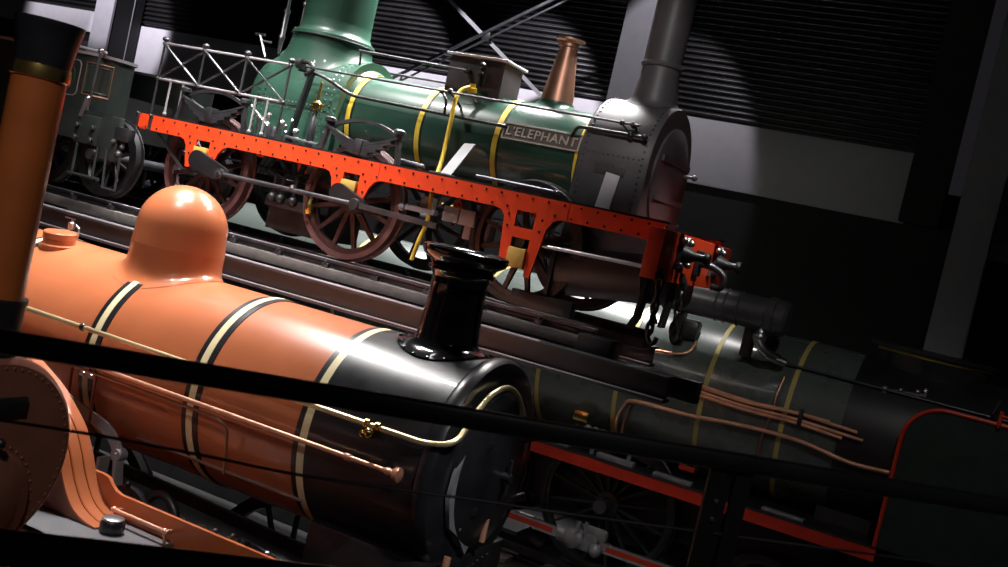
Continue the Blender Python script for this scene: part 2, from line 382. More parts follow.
# frames
def oframe(y, name, m_):
    o_ = [(-9.4, .75), (-3.3, .75), (-3.3, 1.95), (-5.03, 1.95), (-5.08, 1.965), (-5.13, 2.0), (-5.16, 2.03), (-5.22, 2.04), (-5.5, 2.04), (-9.4, 2.04)]
    holes = []
    b = MB(); b.prism(o_, (0, y, 0), (1, 0, 0), (0, 0, 1), .03, holes)
    return b.build(name, m_, eng)
oframe(5.53, 'frame_plate', ORANGE2); oframe(7.58, 'frame_plate', BLACKM)
for y in (5.56, 7.55):
    b = MB(); b.prism([(-3.4, .8), (-2.35, .8), (-2.35, 1.5), (-2.9, 1.7), (-3.4, 1.75)], (0, y, 0), (1, 0, 0), (0, 0, 1), .03); b.build('front_frame', BLACK, eng)
b = MB(); b.box((-6.0, 7.74, 2.0), (6.0, .30, .03)); b.build('running_plate', BLACKM, eng)
b = MB(); b.box((-6.8, 5.2, 1.775), (4.6, .6, .03)); b.box((-6.8, 4.91, 1.72), (4.6, .02, .14)); b.build('footplate', SLATE, eng)
# splasher end sheet, sweeping down to the footplate
b = MB(); prof = smooth_path([(-6.05, 0, 2.66), (-5.75, 0, 2.52), (-5.59, 0, 2.41), (-5.46, 0, 2.30), (-5.36, 0, 2.16), (-5.27, 0, 2.00), (-5.16, 0, 1.87), (-5.03, 0, 1.81), (-4.92, 0, 1.797)], 5)
b.strip([(p.x, 5.36, p.z) for p in prof], .29, .014)
spl = b.build('splasher', ORANGE, eng)
for yy, ww in ((5.31, .014), (5.41, .010)):
    b = MB(); b.strip([(p.x + .008, yy, p.z + .006) for p in prof], ww, .006); b.build('lining', STACK, spl)
b = MB(); b.prism([(p.x, p.z) for p in prof] + [(-5.3, 1.795), (-6.9, 1.795), (-6.9, 2.66)], (0, 5.235, 0), (1, 0, 0), (0, 0, 1), .014); b.build('splasher_side', BROWN, eng)
b = MB(); b.lathe([(.075, 0), (.08, .01), (.08, .07), (.07, .085), (.068, .085)], (-4.84, 5.28, 1.79), (0, 0, 1), 28); pot = b.build('oil_pot', BLACKG, eng)
b = MB(); b.lathe([(.07, .08), (.07, .095), (.06, .1), (0, .1)], (-4.84, 5.28, 1.79), (0, 0, 1), 28); b.build('pot_lid', STEEL, pot)
b = MB(); b.tube([(-5.0, 5.42, 1.875), (-4.50, 5.42, 1.875)], .014, 10)
for x in (-4.98, -4.53): b.ball((x, 5.42, 1.875), .022, 10); b.bar((x, 5.42, 1.875), (x, 5.52, 1.86), .02, .02); b.bar((x, 5.42, 1.87), (x, 5.44, 1.79), .014, .014)
b.build('grab_rod', COPPER, eng)
# reversing arms between frame and boiler
b = MB(); b.strip(smooth_path([(-6.0, 5.78, 2.36), (-5.78, 5.78, 2.30), (-5.58, 5.78, 2.26), (-5.45, 5.78, 2.19), (-5.36, 5.78, 2.08)], 4), .02, .085)
b.bar((-5.36, 5.76, 2.12), (-5.28, 5.76, 1.72), .02, .085, (0, 1, 0)); b.cyl((-5.37, 5.74, 2.10), (-5.37, 5.82, 2.10), .045); b.bar((-5.62, 5.9, 2.0), (-5.62, 5.9, 1.6), .03, .10, (0, 1, 0))
b.build('reversing_arm', GREY, eng)
# motion between the frames
b = MB()
for x in (-7.0, -4.75, -3.4): b.cyl((x, 5.6, .98), (x, 7.45, .98), .09)
b.build('axle', STEELD, eng)
for x in (-7.0, -4.75):
    for y in (5.80, 7.24): wheel(eng, (x, y, .98), .80, BLACKG, BLACK, 14, name='driving_wheel')
for x in (-3.4, -2.5):
    for y in (5.80, 7.24): wheel(eng, (x, y, .62), .44, BLACKG, BLACK, 10, name='bogie_wheel')
b = MB(); b.cyl((-4.0, 6.2, 1.35), (-3.0, 6.2, 1.4), .25); b.cyl((-4.0, 6.85, 1.35), (-3.0, 6.85, 1.4), .25); b.build('cylinder_block', BLACKG, eng)
b = MB()
for y in (6.0, 6.25, 6.8): b.bar((-6.6, y, 1.62), (-4.0, y, 1.54), .05, .09)
b.tube(smooth_path([(-5.2, 5.85, 1.75), (-5.0, 5.85, 1.92), (-4.85, 5.85, 1.86), (-4.78, 5.85, 1.7)]), .03, 10)
for x in (-4.55, -4.2, -3.95): b.ball((x, 5.8, 1.82), .04, 10, (1.4, 1, .7)); b.cyl((x, 5.8, 1.6), (x, 5.8, 1.82), .02)
b.build('valve_gear', STEELD, eng)
b = MB(); b.box((-5.9, 6.56, 1.40), (6.2, 1.9, .04)); b.build('belly_plate', BLACKM, eng)
random.seed(11)
for k, (x, y, z_) in enumerate(((-5.15, 5.72, 1.72), (-4.85, 5.9, 1.62), (-4.45, 5.85, 1.66), (-4.12, 5.8, 1.70), (-3.8, 5.78, 1.72))):
    b = MB(); R_ = (.19, .13, .10, .12, .08)[k]
    b.lathe([(R_, -.03), (R_ + .035, -.03), (R_ + .035, .03), (R_, .03), (R_, -.03)], (x, y, z_), (0, 1, 0), 28); b.bar((x + R_, y, z_), (x + R_ + .35, y, z_ + .02), .03, .06); nut(b, (x, y - .03, z_ + R_ + .03), (0, -.4, 1), .02, .03); b.build('eccentric_strap', BLACKG, eng)
for k in range(9):
    x = -4.75 + k * .11 + random.random() * .05; z_ = 1.74 + random.random() * .12; y = 5.68 + random.random() * .12
    b = MB(); b.bar((x, y, z_), (x + .07, y + .01, z_ + random.uniform(-.03, .03)), .035, .03); nut(b, (x + .03, y, z_ + .01), (0, -.5, 1), .018, .03); b.build('link_pin', STEEL, eng)
b = MB(); b.box((-2.30, OY, 1.15), (.1, 2.5, .5), bev=.01); b.build('buffer_beam', BLACK, eng)
for s in (-1, 1):
    b = MB(); b.lathe([(.14, 0), (.10, .04), (.09, .3), (.06, .3), (.06, .45), (.2, .46), (.2, .49), (0, .51)], (-2.25, OY + s * .87, 1.1), (1, 0, 0), 28); b.build('buffer', BLACKG, eng)

# ------------------------------------------------------------------ small brown locomotive at the left edge
NY, NZ, NX = 3.66, 2.64, -4.2
sm = thing('steam_locomotive', 'small brown riveted locomotive at left edge carrying a tall russet chimney', 'locomotive', (-6, NY, 0))
b = MB(); b.lathe([(0, 0), (.46, 0), (.46, 3.2), (0, 3.2)], (-8.1, NY, NZ - .02), (1, 0, 0), 64); b.build('boiler', BROWN, sm)
b = MB(); b.lathe([(0, 0), (.51, 0), (.51, .68), (.50, .70), (.475, .72), (0, .72)], (-4.92, NY, NZ), (1, 0, 0), 72)
for k in range(60):
    a = 2 * PI * k / 60; b.rivet((NX - .002, NY + .455 * math.cos(a), NZ + .455 * math.sin(a)), (1, 0, 0), .010)
for k in range(8):
    for q in range(46):
        if k in (0, 7):
            a = 2 * PI * q / 46; b.rivet((-4.88 + .085 * k, NY + .51 * math.cos(a), NZ + .51 * math.sin(a)), (0, math.cos(a), math.sin(a)), .010)
nsb = b.build('smokebox', BROWN, sm)
b = MB(); b.lathe([(.30, 0), (.30, .02), (.27, .035), (.22, .035), (.2, .05), (0, .06)], (NX, NY - .03, NZ - .24), (1, 0, 0), 56, )
for k in range(40):
    a = 2 * PI * k / 40; b.rivet((NX, NY - .03 + .325 * math.cos(a), NZ - .24 + .325 * math.sin(a)), (1, 0, 0), .009)
b.build('smokebox_door', BROWN, nsb)
b = MB(); b.box((NX + .012, NY + .02, NZ + .27), (.02, .26, .085), bev=.006); b.build('number_plate', BLACK, nsb)
b = MB(); b.cyl((NX, NY - .0, NZ + .10), (NX + .06, NY - .0, NZ + .10), .02); b.ball((NX + .06, NY, NZ + .10), .026, 10); b.build('door_knob', BLACK, nsb)
sx = -4.37
b = MB(); b.lathe([(.128, 3.42), (.126, 4.495)], (sx, NY, 0), (0, 0, 1), 40); chm = b.build('chimney', STACK, sm)
b = MB(); b.lathe([(.126, 4.485), (.137, 4.49), (.140, 4.52), (.137, 4.55), (.126, 4.555)], (sx, NY, 0), (0, 0, 1), 40); b.build('brass_ring', BRASS, chm)
b = MB(); b.lathe([(.130, 4.553), (.142, 4.65), (.158, 4.74), (.161, 4.75), (.161, 4.765), (.145, 4.765), (.11, 4.65), (.11, 4.45)], (sx, NY, 0), (0, 0, 1), 40); b.build('chimney_cap', BLACKG, chm)
b = MB(); b.lathe([(.15, 3.42), (.15, 3.40), (.142, 3.38), (.142, 3.24), (.150, 3.16), (.155, 3.05)], (sx, NY, 0), (0, 0, 1), 40); b.lathe([(.128, 3.42), (.15, 3.42)], (sx, NY, 0), (0, 0, 1), 40); b.build('chimney_base', BLACK, chm)
for y in (NY - .55, NY + .5):
    b = MB(); b.prism([(-8.2, 1.3), (-4.0, 1.3), (-4.0, 1.75), (-8.2, 1.75)], (0, y, 0), (1, 0, 0), (0, 0, 1), .03); b.build('frame_plate', BROWN, sm)
b = MB(); b.box((-6.1, NY, 1.78), (4.2, 1.1, .03)); b.box((-4.6, NY, 2.0), (.5, .5, .5)); b.box((-7.2, NY, 2.0), (.7, .6, .5)); b.build('footplate', BROWN, sm)
for x in (-7.2, -5.0):
    for y in (NY - .42, NY + .42): wheel(sm, (x, y, .82), .60, BROWN, BLACK, 12, name='wheel', w=.09)
    b = MB(); b.cyl((x, NY - .45, .82), (x, NY + .45, .82), .06); b.build('axle', STEELD, sm)

# ------------------------------------------------------------------ bridge carrying the green engine
br = thing('track_bridge', 'dark steel girder bridge that raises the green riveted engine', 'bridge', (-8, 9.2, 0))
for y, x1, ztop in ((8.03, -2.22, 3.44), (10.4, -3.1, 3.44)):
    b = MB(); s = -1 if y < 9 else 1
    x0 = -14; L = x1 - x0; xm = (x0 + x1) / 2
    b.box((xm, y, ztop - .012), (L, .18, .024)); b.box((xm, y, (ztop + 3.25) / 2), (L, .02, ztop - 3.27)); b.box((xm, y, 3.245), (L, .20, .024))
    b.build('girder', GIRD, br)
    b = MB(); b.box((xm - .55, y - .065, ztop + .004), (L - 1.1, .05, .012)); b.build('edge_highlight', RAIL_AND_GLINT, br)  # pale strip paints a highlight along the girder ledge
    b = MB(); b.box((xm, y - .09, 3.259), (L, .02, .012)); b.build('edge_highlight', RAIL_AND_GLINT, br)  # highlight line of the bottom flange, also painted
for y in (8.47, 9.95):
    b = MB(); xa, xb = -14, -3.05; xm = (xa + xb) / 2; L = xb - xa
    b.prism([(-.03, 0), (.03, 0), (.012, .02), (.012, .06), (.033, .075), (.033, .10), (-.033, .10), (-.033, .075), (-.012, .06), (-.012, .02)], (xa, y, 3.51), (0, 1, 0), (0, 0, 1), L)
    rl = b.build('rail', STEELD, br)
    b = MB(); b.box((xm, y, 3.612), (L, .05, .006)); b.build('rail_head', RAIL_AND_GLINT, rl)
    b = MB(); b.box((xm - .02, y - .06, 3.485), (L + .05, .20, .10), bev=.008); b.build('timber', TIMBER, br)
    for k in range(18):
        x = -12.5 + k * .56
        if x > -3.2: continue
        b = MB(); b.box((x, y - .10, 3.555), (.07, .05, .05), bev=.006); nut(b, (x, y - .12, 3.58), (0, 0, 1), .015, .018); b.build('rail_clip', STEELD, br)
b = MB(); b.box((-4.1, 8.38, 3.335), (4.06, .12, .17)); b.build('stringer', BLACK, br)
b = MB()
for k in range(21): b.box((-13.8 + k * .5, 9.2, 3.35), (.14, 2.3, .12))
b.build('cross_bearer', GIRD, br)
b = MB(); b.box((-2.96, 8.33, 3.47), (.30, .26, .20), bev=.008); b.box((-2.97, 8.19, 3.385), (.22, .02, .012)); b.build('end_stop', BLACK, br)
for x in (-13, -9.0):
    for y in (8.03, 10.4):
        b = MB(); b.box((x, y, 1.62), (.16, .16, 3.24)); b.build('pier', GIRD, br)

# ------------------------------------------------------------------ green early engine with the red riveted frame
EY, EZ, ER = 9.209, 5.02, .45
el = thing('steam_locomotive', 'green early engine with red riveted frame and tall slim chimney on the bridge', 'locomotive', (-5.5, EY, 3.615))
b = MB(); b.lathe([(0, 0), (ER, 0), (ER, 2.65), (0, 2.65)], (-6.22, EY, EZ), (1, 0, 0), 80); b.build('boiler', GREEN, el)
for x in (-6.17, -5.36, -4.53, -3.70):
    b = MB(); b.lathe([(ER, -.04), (ER + .006, -.04), (ER + .006, .04), (ER, .04)], (x, EY, EZ), (1, 0, 0), 80); o = b.build('boiler_band', BLACK, el)
    b = MB(); b.lathe([(ER + .004, -.026), (ER + .010, -.026), (ER + .010, .026), (ER + .004, .026)], (x, EY, EZ), (1, 0, 0), 80); b.build('lining', YELLOW, o)
# firebox: barrel top, straight sides, rounded rear end
FR = .54
b = MB()
def fsec(x, r, zb=4.45):
    pts = [(x, EY - r, zb)] + [(x, EY - r * math.cos(PI * k / 24), EZ + .02 + r * math.sin(PI * k / 24)) for k in range(25)] + [(x, EY + r, zb)]
    return [b.bm.verts.new(p) for p in pts]
secs = [fsec(x, r) for x, r in ((-7.50, .24), (-7.47, .36), (-7.40, .46), (-7.30, .515), (-7.16, FR), (-6.36, FR), (-6.30, FR), (-6.30, FR + .02), (-6.24, FR + .02), (-6.24, ER + .03), (-6.2, ER))]
for A, B in zip(secs, secs[1:]):
    for k in range(len(A) - 1): b._f((A[k], A[k + 1], B[k + 1], B[k]))
b._f(secs[0])
b.slot(1)
for rx in (-6.42, -6.35):
    for k in range(30):
        a = PI * k / 29; b.rivet((rx, EY - FR * math.cos(a), EZ + .02 + FR * math.sin(a)), (0, -math.cos(a), math.sin(a)), .011)
    for k in range(8): b.rivet((rx, EY - FR, EZ - .04 - .065 * k), (0, -1, 0), .011)
for k in range(18): b.rivet((-7.2 + .045 * k, EY - FR, EZ + .0), (0, -1, 0), .011); b.rivet((-7.2 + .045 * k, EY - FR, EZ - .07), (0, -1, 0), .009)
for k in range(14):
    for rx in (-7.16, -7.24): b.rivet((rx, EY - FR * (1 if rx > -7.2 else .985), EZ + .25 - .055 * k), (0, -1, 0), .011)
for k in range(5): b.rivet((-6.27, EY - FR - .02, EZ - .05 * k), (0, -1, 0), .012)
fbx = b.build('firebox', [GREEN2, STEEL], el)
b = MB(); b.box((-6.8, EY - FR, EZ - .035), (.9, .008, .012)); b.build('seam_strip', BLACK, fbx)
# steam dome rising from the firebox out of the picture
b = MB(); hx = -6.86
b.lathe([(.36, 5.92), (.36, 7.2), (.34, 7.35), (.22, 7.46), (0, 7.5)], (hx, EY, 0), (0, 0, 1), 64)
b.lathe([(.36, 5.93), (.367, 5.84), (.39, 5.80), (.43, 5.775), (.435, 5.745), (.40, 5.735)], (hx, EY, 0), (0, 0, 1), 64)
b.saddle(hx, EY, 5.74, .42, .50, FR, EZ + .02, EY, n=6, seg=64, pw=1.6)
dm = b.build('steam_dome', GREEN2, el)
b = MB(); b.lathe([(.436, 5.730), (.446, 5.735), (.446, 5.743), (.436, 5.748)], (hx, EY, 0), (0, 0, 1), 64); b.build('base_ring', BLACK, dm)
# smokebox
SR, SY, SZ = .60, 9.23, 5.04
b = MB()
def ssec(x, r, zb=4.30):
    pts = [(x, SY - r, zb)] + [(x, SY - r * math.cos(PI * k / 30), SZ + r * math.sin(PI * k / 30)) for k in range(31)] + [(x, SY + r, zb)]
    return [b.bm.verts.new(p) for p in pts]
secs = [ssec(x, r) for x, r in ((-3.66, ER), (-3.66, SR - .03), (-3.63, SR), (-3.02, SR), (-3.0, SR - .012), (-3.0, .5))]
for A, B in zip(secs, secs[1:]):
    for k in range(len(A) - 1): b._f((A[k], A[k + 1], B[k + 1], B[k]))
b._f(secs[-1]); b._f(secs[0])
b.slot(1)
for rx in (-3.60, -3.06):
    for k in range(34):
        a = PI * k / 33; b.rivet((rx, SY - SR * math.cos(a), SZ + SR * math.sin(a)), (0, -math.cos(a), math.sin(a)), .012)
    for k in range(10): b.rivet((rx, SY - SR, SZ - .05 - .055 * k), (0, -1, 0), .012)
for k in range(11): b.rivet((-3.56 + .047 * k, SY - SR, SZ + .04), (0, -1, 0), .010)
esb = b.build('smokebox', [SMOKE, STEELD], el)
b = MB(); b.lathe([(.47, 0), (.47, .02), (.44, .035), (.2, .05), (0, .055)], (-3.0, SY, SZ - .05), (1, 0, 0), 56)
b.box((-2.95, SY, SZ + .12), (.02, .8, .05)); b.box((-2.95, SY, SZ - .22), (.02, .8, .05))
b.cyl((-2.95, SY + .30, SZ + .05), (-2.86, SY + .30, SZ + .05), .015); b.ball((-2.85, SY + .30, SZ + .05), .03, 10)
b.build('smokebox_door', SMOKE, esb)
b = MB(); b.box((-3.33, SY - SR - .008, SZ - .08), (.28, .012, .10), bev=.004)
for q in range(4):
    b.rivet((-3.44 + .073 * q, SY - SR - .014, SZ - .055), (0, -1, 0), .012); b.rivet((-3.44 + .073 * q, SY - SR - .014, SZ - .105), (0, -1, 0), .012)
b.build('bracket_plate', SMOKE, esb)
b = MB(); b.strip([(-3.28, 8.612, 4.92), (-3.28, 8.605, 4.88), (-3.28, 8.53, 4.61)], .13, .016, (1, 0, -.1)); b.build('stay_strip', LGREY, el)
# chimney
b = MB(); ex = -3.28
b.lathe([(.168, 6.01), (.170, 6.4), (.175, 7.0), (.185, 7.6), (.21, 7.66), (.21, 7.72), (.15, 7.72), (.15, 6.2)], (ex, EY, 0), (0, 0, 1), 48)
b.lathe([(.168, 6.015), (.188, 6.01), (.195, 5.99), (.188, 5.97), (.170, 5.965), (.172, 5.9), (.20, 5.75), (.212, 5.66)], (ex, EY, 0), (0, 0, 1), 48)
b.saddle(ex, EY, 5.67, .211, .25, SR, SZ, SY, n=4, seg=48, pw=1.5)
b.build('chimney', SMOKE, el)
# sand box
b = MB(); b.box((-5.0, 9.16, 5.60), (.60, .40, .36), bev=.012); sb = b.build('sand_box', SMOKE, el)
b = MB(); b.box((-5.0, 9.16, 5.785), (.67, .46, .025), bev=.008); b.build('box_lid', LGREY, sb)
b = MB(); b.saddle(-4.98, 9.2, 5.46, .29, .33, ER, EZ, EY, n=5, seg=40, pw=1.4); b.build('box_base', GREEN, sb)
# copper safety valve column
b = MB(); vx = -4.22
b.lathe([(.155, 5.50), (.15, 5.58), (.115, 5.82), (.088, 6.00), (.085, 6.03), (.105, 6.04), (.105, 6.055), (.085, 6.06), (.085, 6.07), (.13, 6.09), (.14, 6.10), (.14, 6.115), (.11, 6.12), (0, 6.12)], (vx, EY, 0), (0, 0, 1), 40); sv = b.build('safety_valve_column', COPPERD, el)
b = MB(); b.saddle(vx, EY, 5.515, .165, .235, ER, EZ, EY, n=6, seg=40, pw=1.8); b.build('column_skirt', GREEN, sv)
# boiler rails and pipes
b = MB(); b.tube([(-6.70, 8.62, 5.38), (-3.14, 8.60, 5.36)], .011, 10); r1 = b.build('hand_rail', STEELD, el)
for x in (-6.70, -5.02, -3.2):
    b = MB(); b.ball((x, 8.62, 5.38 if x < -4 else 5.36), .03, 12); b.cyl((x, 8.62, 5.37), (x, 8.88, 5.28), .012, seg=8); b.build('rail_post', BLACK, r1)
b = MB(); b.tube([(-6.5, 9.75, 5.60), (-5.0, 9.75, 5.60)], .013, 10)
b.cyl((-6.3, 9.75, 5.60), (-6.3, 9.68, 5.35), .012, seg=8); b.cyl((-5.1, 9.75, 5.60), (-5.1, 9.40, 5.50), .012, seg=8); b.build('hand_rail', STEELD, el)
b = MB(); b.tube([(-6.3, 8.90, 5.66), (-5.05, 8.88, 5.63)], .012, 10); b.cyl((-5.06, 8.88, 5.63), (-5.06, 8.96, 5.63), .03, seg=12); b.cyl((-6.28, 8.9, 5.66), (-6.28, 8.93, 5.5), .011, seg=8); b.build('control_rod', STEELD, el)
b = MB(); b.tube(fillet([(-6.68, 8.52, 5.33), (-6.40, 8.52, 5.31), (-6.24, 8.60, 5.24), (-6.14, 8.70, 5.19), (-4.50, 8.71, 5.165), (-4.42, 8.76, 5.165)], .08), .017, 10); b.build('feed_pipe', BLACK, el)
b = MB(); b.tube(fillet([(-3.78, 8.72, 5.19), (-3.70, 8.62, 5.27), (-3.1, 8.60, 5.27)], .05), .016, 10)
b.ball((-3.2, 8.60, 5.27), .03, 10); b.ball((-3.07, 8.59, 5.27), .028, 10); b.bar((-3.3, 8.59, 5.36), (-3.2, 8.59, 5.27), .015, .015); b.ball((-3.3, 8.6, 5.36), .026, 10); b.build('blower_pipe', BLACK, el)
b = MB(); b.cyl((-6.66, 8.46, 5.38), (-6.60, 8.46, 5.38), .05); b.tube(smooth_path([(-6.64, 8.46, 5.40), (-6.52, 8.46, 5.40), (-6.47, 8.46, 5.34), (-6.55, 8.46, 5.28)]), .022, 8); b.build('rail_valve', BLACK, el)
b = MB(); b.bar((-6.50, 8.50, 5.32), (-6.58, 8.46, 4.60), .03, .07, (0, 1, 0)); b.build('reach_post', BLACK, el)
# yellow feed pipe down the side
b = MB(); b.tube(smooth_path([(-4.93, 8.80, 5.47), (-4.98, 8.74, 5.42), (-4.99, 8.69, 5.32), (-4.975, 8.665, 5.15), (-4.97, 8.66, 4.95), (-4.95, 8.62, 4.75), (-4.92, 8.53, 4.58), (-4.88, 8.45, 4.40), (-4.85, 8.43, 4.20), (-4.89, 8.42, 3.98), (-4.92, 8.42, 3.80)], 6), .021, 12)
yp = b.build('delivery_pipe', YELPIPE, el)
b = MB(); b.lathe([(.03, 0), (.045, .01), (.045, .05), (.03, .06), (.03, .09)], (-4.92, 8.84, 5.42), (0, -.2, 1), 16); b.build('pipe_union', YELLOW, yp)
b = MB(); b.tube([(-4.90, 8.92, 5.50), (-4.90, 8.92, 5.68)], .022, 10); b.ball((-4.90, 8.90, 5.70), .034, 10); b.ball((-4.90, 8.9, 5.62), .028, 10); b.build('check_valve', BLACK, el)
b = MB(); b.tube(smooth_path([(-5.12, 8.66, 5.36), (-5.06, 8.64, 5.30), (-5.06, 8.66, 5.22), (-5.08, 8.70, 5.16)]), .013, 8); b.ball((-5.12, 8.64, 5.37), .026, 8); b.build('clip_hook', BLACK, el)
b = MB(); b.strip([(-4.70, 8.62, 4.94), (-4.745, 8.38, 4.615)], .115, .014, (1, 0, .1)); b.box((-4.77, 8.36, 4.612), (.22, .08, .02)); b.build('stay_bar', SLATE, el)
b = MB(); b.tube([(-4.45, 8.40, 4.66), (-3.65, 8.40, 4.66)], .016, 10); b.ball((-3.68, 8.4, 4.66), .022, 8); b.build('drain_rod', STEELD, el); b = MB(); b.tube([(-5.30, 8.42, 4.66), (-5.0, 8.42, 4.645)], .02, 8); b.build('drain_rod', STEELD, el)
# name plate
pn = Vector((0, -math.cos(math.radians(12)), math.sin(math.radians(12)))); pu = Vector((0, math.sin(math.radians(12)), math.cos(math.radians(12))))
pc = Vector((-4.075, EY, EZ)) + pn * (ER + .03) + pu * .012
X1 = Vector((1, 0, 0))
b = MB(); b.box(pc, (.76, .012, .150), (X1, -pn, pu)); npl = b.build('name_plate', PLATE, el)
b = MB()
for s in (-1, 1): b.box(pc + pu * s * .072 + pn * .008, (.77, .016, .012), (X1, -pn, pu)); b.box(pc + X1 * s * .379 + pn * .008, (.012, .016, .150), (X1, -pn, pu))
b.build('plate_border', LETTER, npl)
cu = bpy.data.curves.new('lettering', 'FONT'); cu.body = "L'ELEPHANT"; cu.size = .118; cu.extrude = .006; cu.align_x = 'CENTER'; cu.align_y = 'CENTER'; cu.space_character = 1.06; cu.offset = .001
tmp = bpy.data.objects.new('lettering_source', cu); COL.objects.link(tmp)
dg = bpy.context.evaluated_depsgraph_get(); me = bpy.data.meshes.new_from_object(tmp.evaluated_get(dg)); bpy.data.objects.remove(tmp)
xs = [v.co.x for v in me.vertices]; wdt = max(xs) - min(xs); k = .70 / wdt; cxm = (max(xs) + min(xs)) / 2
for v in me.vertices:
    q = v.co.copy(); v.co = pc + X1 * (q.x - cxm) * k + pu * q.y * 1.0 + pn * (q.z + .008) - wloc(npl)
me.materials.clear(); me.materials.append(LETTER)
lt = bpy.data.objects.new('lettering', me); COL.objects.link(lt); lt.parent = npl
# outside frames: red riveted plates with horn guides
def horn(xc):
    if xc < -5: return [(xc - .30, 4.435), (xc - .25, 4.42), (xc - .215, 4.37), (xc - .17, 4.16), (xc - .12, 4.16), (xc - .10, 4.22), (xc + .10, 4.22), (xc + .12, 4.16), (xc + .15, 4.17), (xc + .21, 4.35), (xc + .255, 4.41), (xc + .32, 4.435)]
    return [(xc - .30, 4.435), (xc - .235, 4.42), (xc - .20, 4.37), (xc - .16, 3.97), (xc - .115, 3.97), (xc - .085, 4.05), (xc + .085, 4.05), (xc + .10, 3.90), (xc + .15, 3.90), (xc + .21, 4.33), (xc + .255, 4.41), (xc + .32, 4.435)]
AX = (-7.44, -5.64, -3.83)
WX = (-7.50, -5.71, -3.87)
def eframe(y, name):
    out = [(-8.31, 4.435)]
    for xc in AX: out += horn(xc)
    out += [(-2.62, 4.435), (-2.62, 4.59), (-8.31, 4.59)]
    holes = [[(xc - .09, z0_), (xc + .09, z0_), (xc + .09, 4.445), (xc - .09, 4.445)] for xc, z0_ in zip(AX, (4.25, 4.25, 4.305))] + [[(AX[2] - .085, 4.10), (AX[2] + .085, 4.10), (AX[2] + .085, 4.215), (AX[2] - .085, 4.215)]]
    b = MB(); b.prism(out, (0, y, 0), (1, 0, 0), (0, 0, 1), .025, holes)
    b.slot(1); yr = y - .026; n = (0, -1, 0)
    x = -8.22; k = 0
    while x < -2.65:
        if not any(abs(x - xc) < .12 for xc in AX): b.rivet((x, yr, 4.462), n, .0115)
        b.rivet((x + .07, yr, 4.562), n, .0115)
        x += .15
    for xc in AX:
        for sx_ in (-.16, .16): b.rivet((xc + sx_, yr, 4.40), n, .012); b.rivet((xc + sx_ * .95, yr, 4.30), n, .012)
    b.slot(0)
    for xs_ in (-8.17, -5.36, -3.46): b.box((xs_, y - .026, 4.512), (.006, .006, .15))
    return b.build(name, [RED, RIVET], el)
nf = eframe(8.285, 'frame_plate'); eframe(10.135, 'frame_plate')
b = MB(); b.box((-8.255, 8.262, 4.512), (.16, .012, .13)); b.build('end_pad', RED, nf)
for sx_, bx in ((-8.165, (.03, .02, .17)), (-8.335, (.02, .05, .17))):
    b = MB(); b.box((sx_, 8.252, 4.512), bx)
    for z_ in (4.44, 4.585): nut(b, (sx_, 8.25, z_), (0, -1, 0), .014, .025)
    b.build('corner_strap', STEELD, nf)
for y in (8.25, 10.17):
    for i, xc in enumerate(AX):
        b = MB(); b.box((xc, y + .035, 4.325 if i < 2 else 4.045), (.165, .11, .11 if i < 2 else .17), bev=.006); b.build('axle_box', OCHRE, el)
b = MB()
for y in (8.275, 10.145): b.box((-5.45, y + (.13 if y < 9 else -.13), 4.60), (5.72, .26, .018))
b.box((-5.45, 9.2, 4.33), (5.6, .9, .02)); b.build('running_board', BLACK, el)
# buffer beam
b = MB(); b.box((-2.56, 9.0, 4.34), (.13, 2.14, .40), bev=.004); bb = b.build('buffer_beam', RED, el)
for i, y in enumerate((8.45, 9.55)):
    b = MB(); b.prism([(-.17, -.13), (-.08, .02), (-.14, .16), (.0, .10), (.10, .15), (.08, .0), (.17, -.10), (.05, -.06), (0, -.15), (-.06, -.05)], (-2.49, y, 4.38), (0, 1, 0), (0, 0, 1), .03)
    b.lathe([(.09, 0), (.07, .03), (.05, .08), (.035, .10), (.035, .17), (.05, .18), (.06, .20), (.05, .22), (0, .225)], (-2.47, y, 4.38), (1, 0, 0), 24)
    bf = b.build('buffer', BLACK, el)
    for q, w_ in ((-.12, .11), (.09, .10), (-.11, -.09), (.12, -.08)):
        b = MB(); b.ball((-2.45, y + q, 4.38 + w_), .028, 10); b.build('buffer_bolt', STEEL, bf)
b = MB(); b.tube(smooth_path([(-2.48, 8.98, 4.34), (-2.34, 8.98, 4.33), (-2.24, 8.98, 4.27), (-2.25, 8.98, 4.18), (-2.33, 8.98, 4.17)]), .03, 10); b.box((-2.48, 8.98, 4.34), (.03, .18, .22), bev=.01); b.build('draw_hook', STEELD, el)
for y, n_ in ((7.98, 0), (8.62, 0)):
    b = MB()
    for k in range(5):
        z_ = 4.11 - k * .085; pts = [(.022 * math.cos(a * PI / 6), .055 * math.sin(a * PI / 6)) for a in range(13)]
        if k % 2: b.tube([(-2.46, y + p[0], z_ + p[1]) for p in pts], .016, 6, False)
        else: b.tube([(-2.46 + p[0], y, z_ + p[1]) for p in pts], .016, 6, False)
    b.tube(smooth_path([(-2.46, y, 3.76), (-2.46, y, 3.70), (-2.43, y, 3.655), (-2.40, y, 3.67), (-2.39, y, 3.71)]), .02, 8)
    b.tube([(-2.50, y, 4.22), (-2.46, y, 4.15)], .03, 8); b.build('safety_chain', BLACK, el)
b = MB(); b.strip([(-2.6, 8.10, 4.2), (-2.6, 8.10, 4.0), (-2.62, 8.10, 3.82), (-2.66, 8.1, 3.72)], .14, .03, (0, 1, 0)); b.build('guard_iron', BLACK, el); b = MB(); b.strip([(-2.6, 8.80, 4.2), (-2.6, 8.80, 3.95), (-2.62, 8.8, 3.74)], .14, .03, (0, 1, 0)); b.build('guard_iron', BLACK, el)
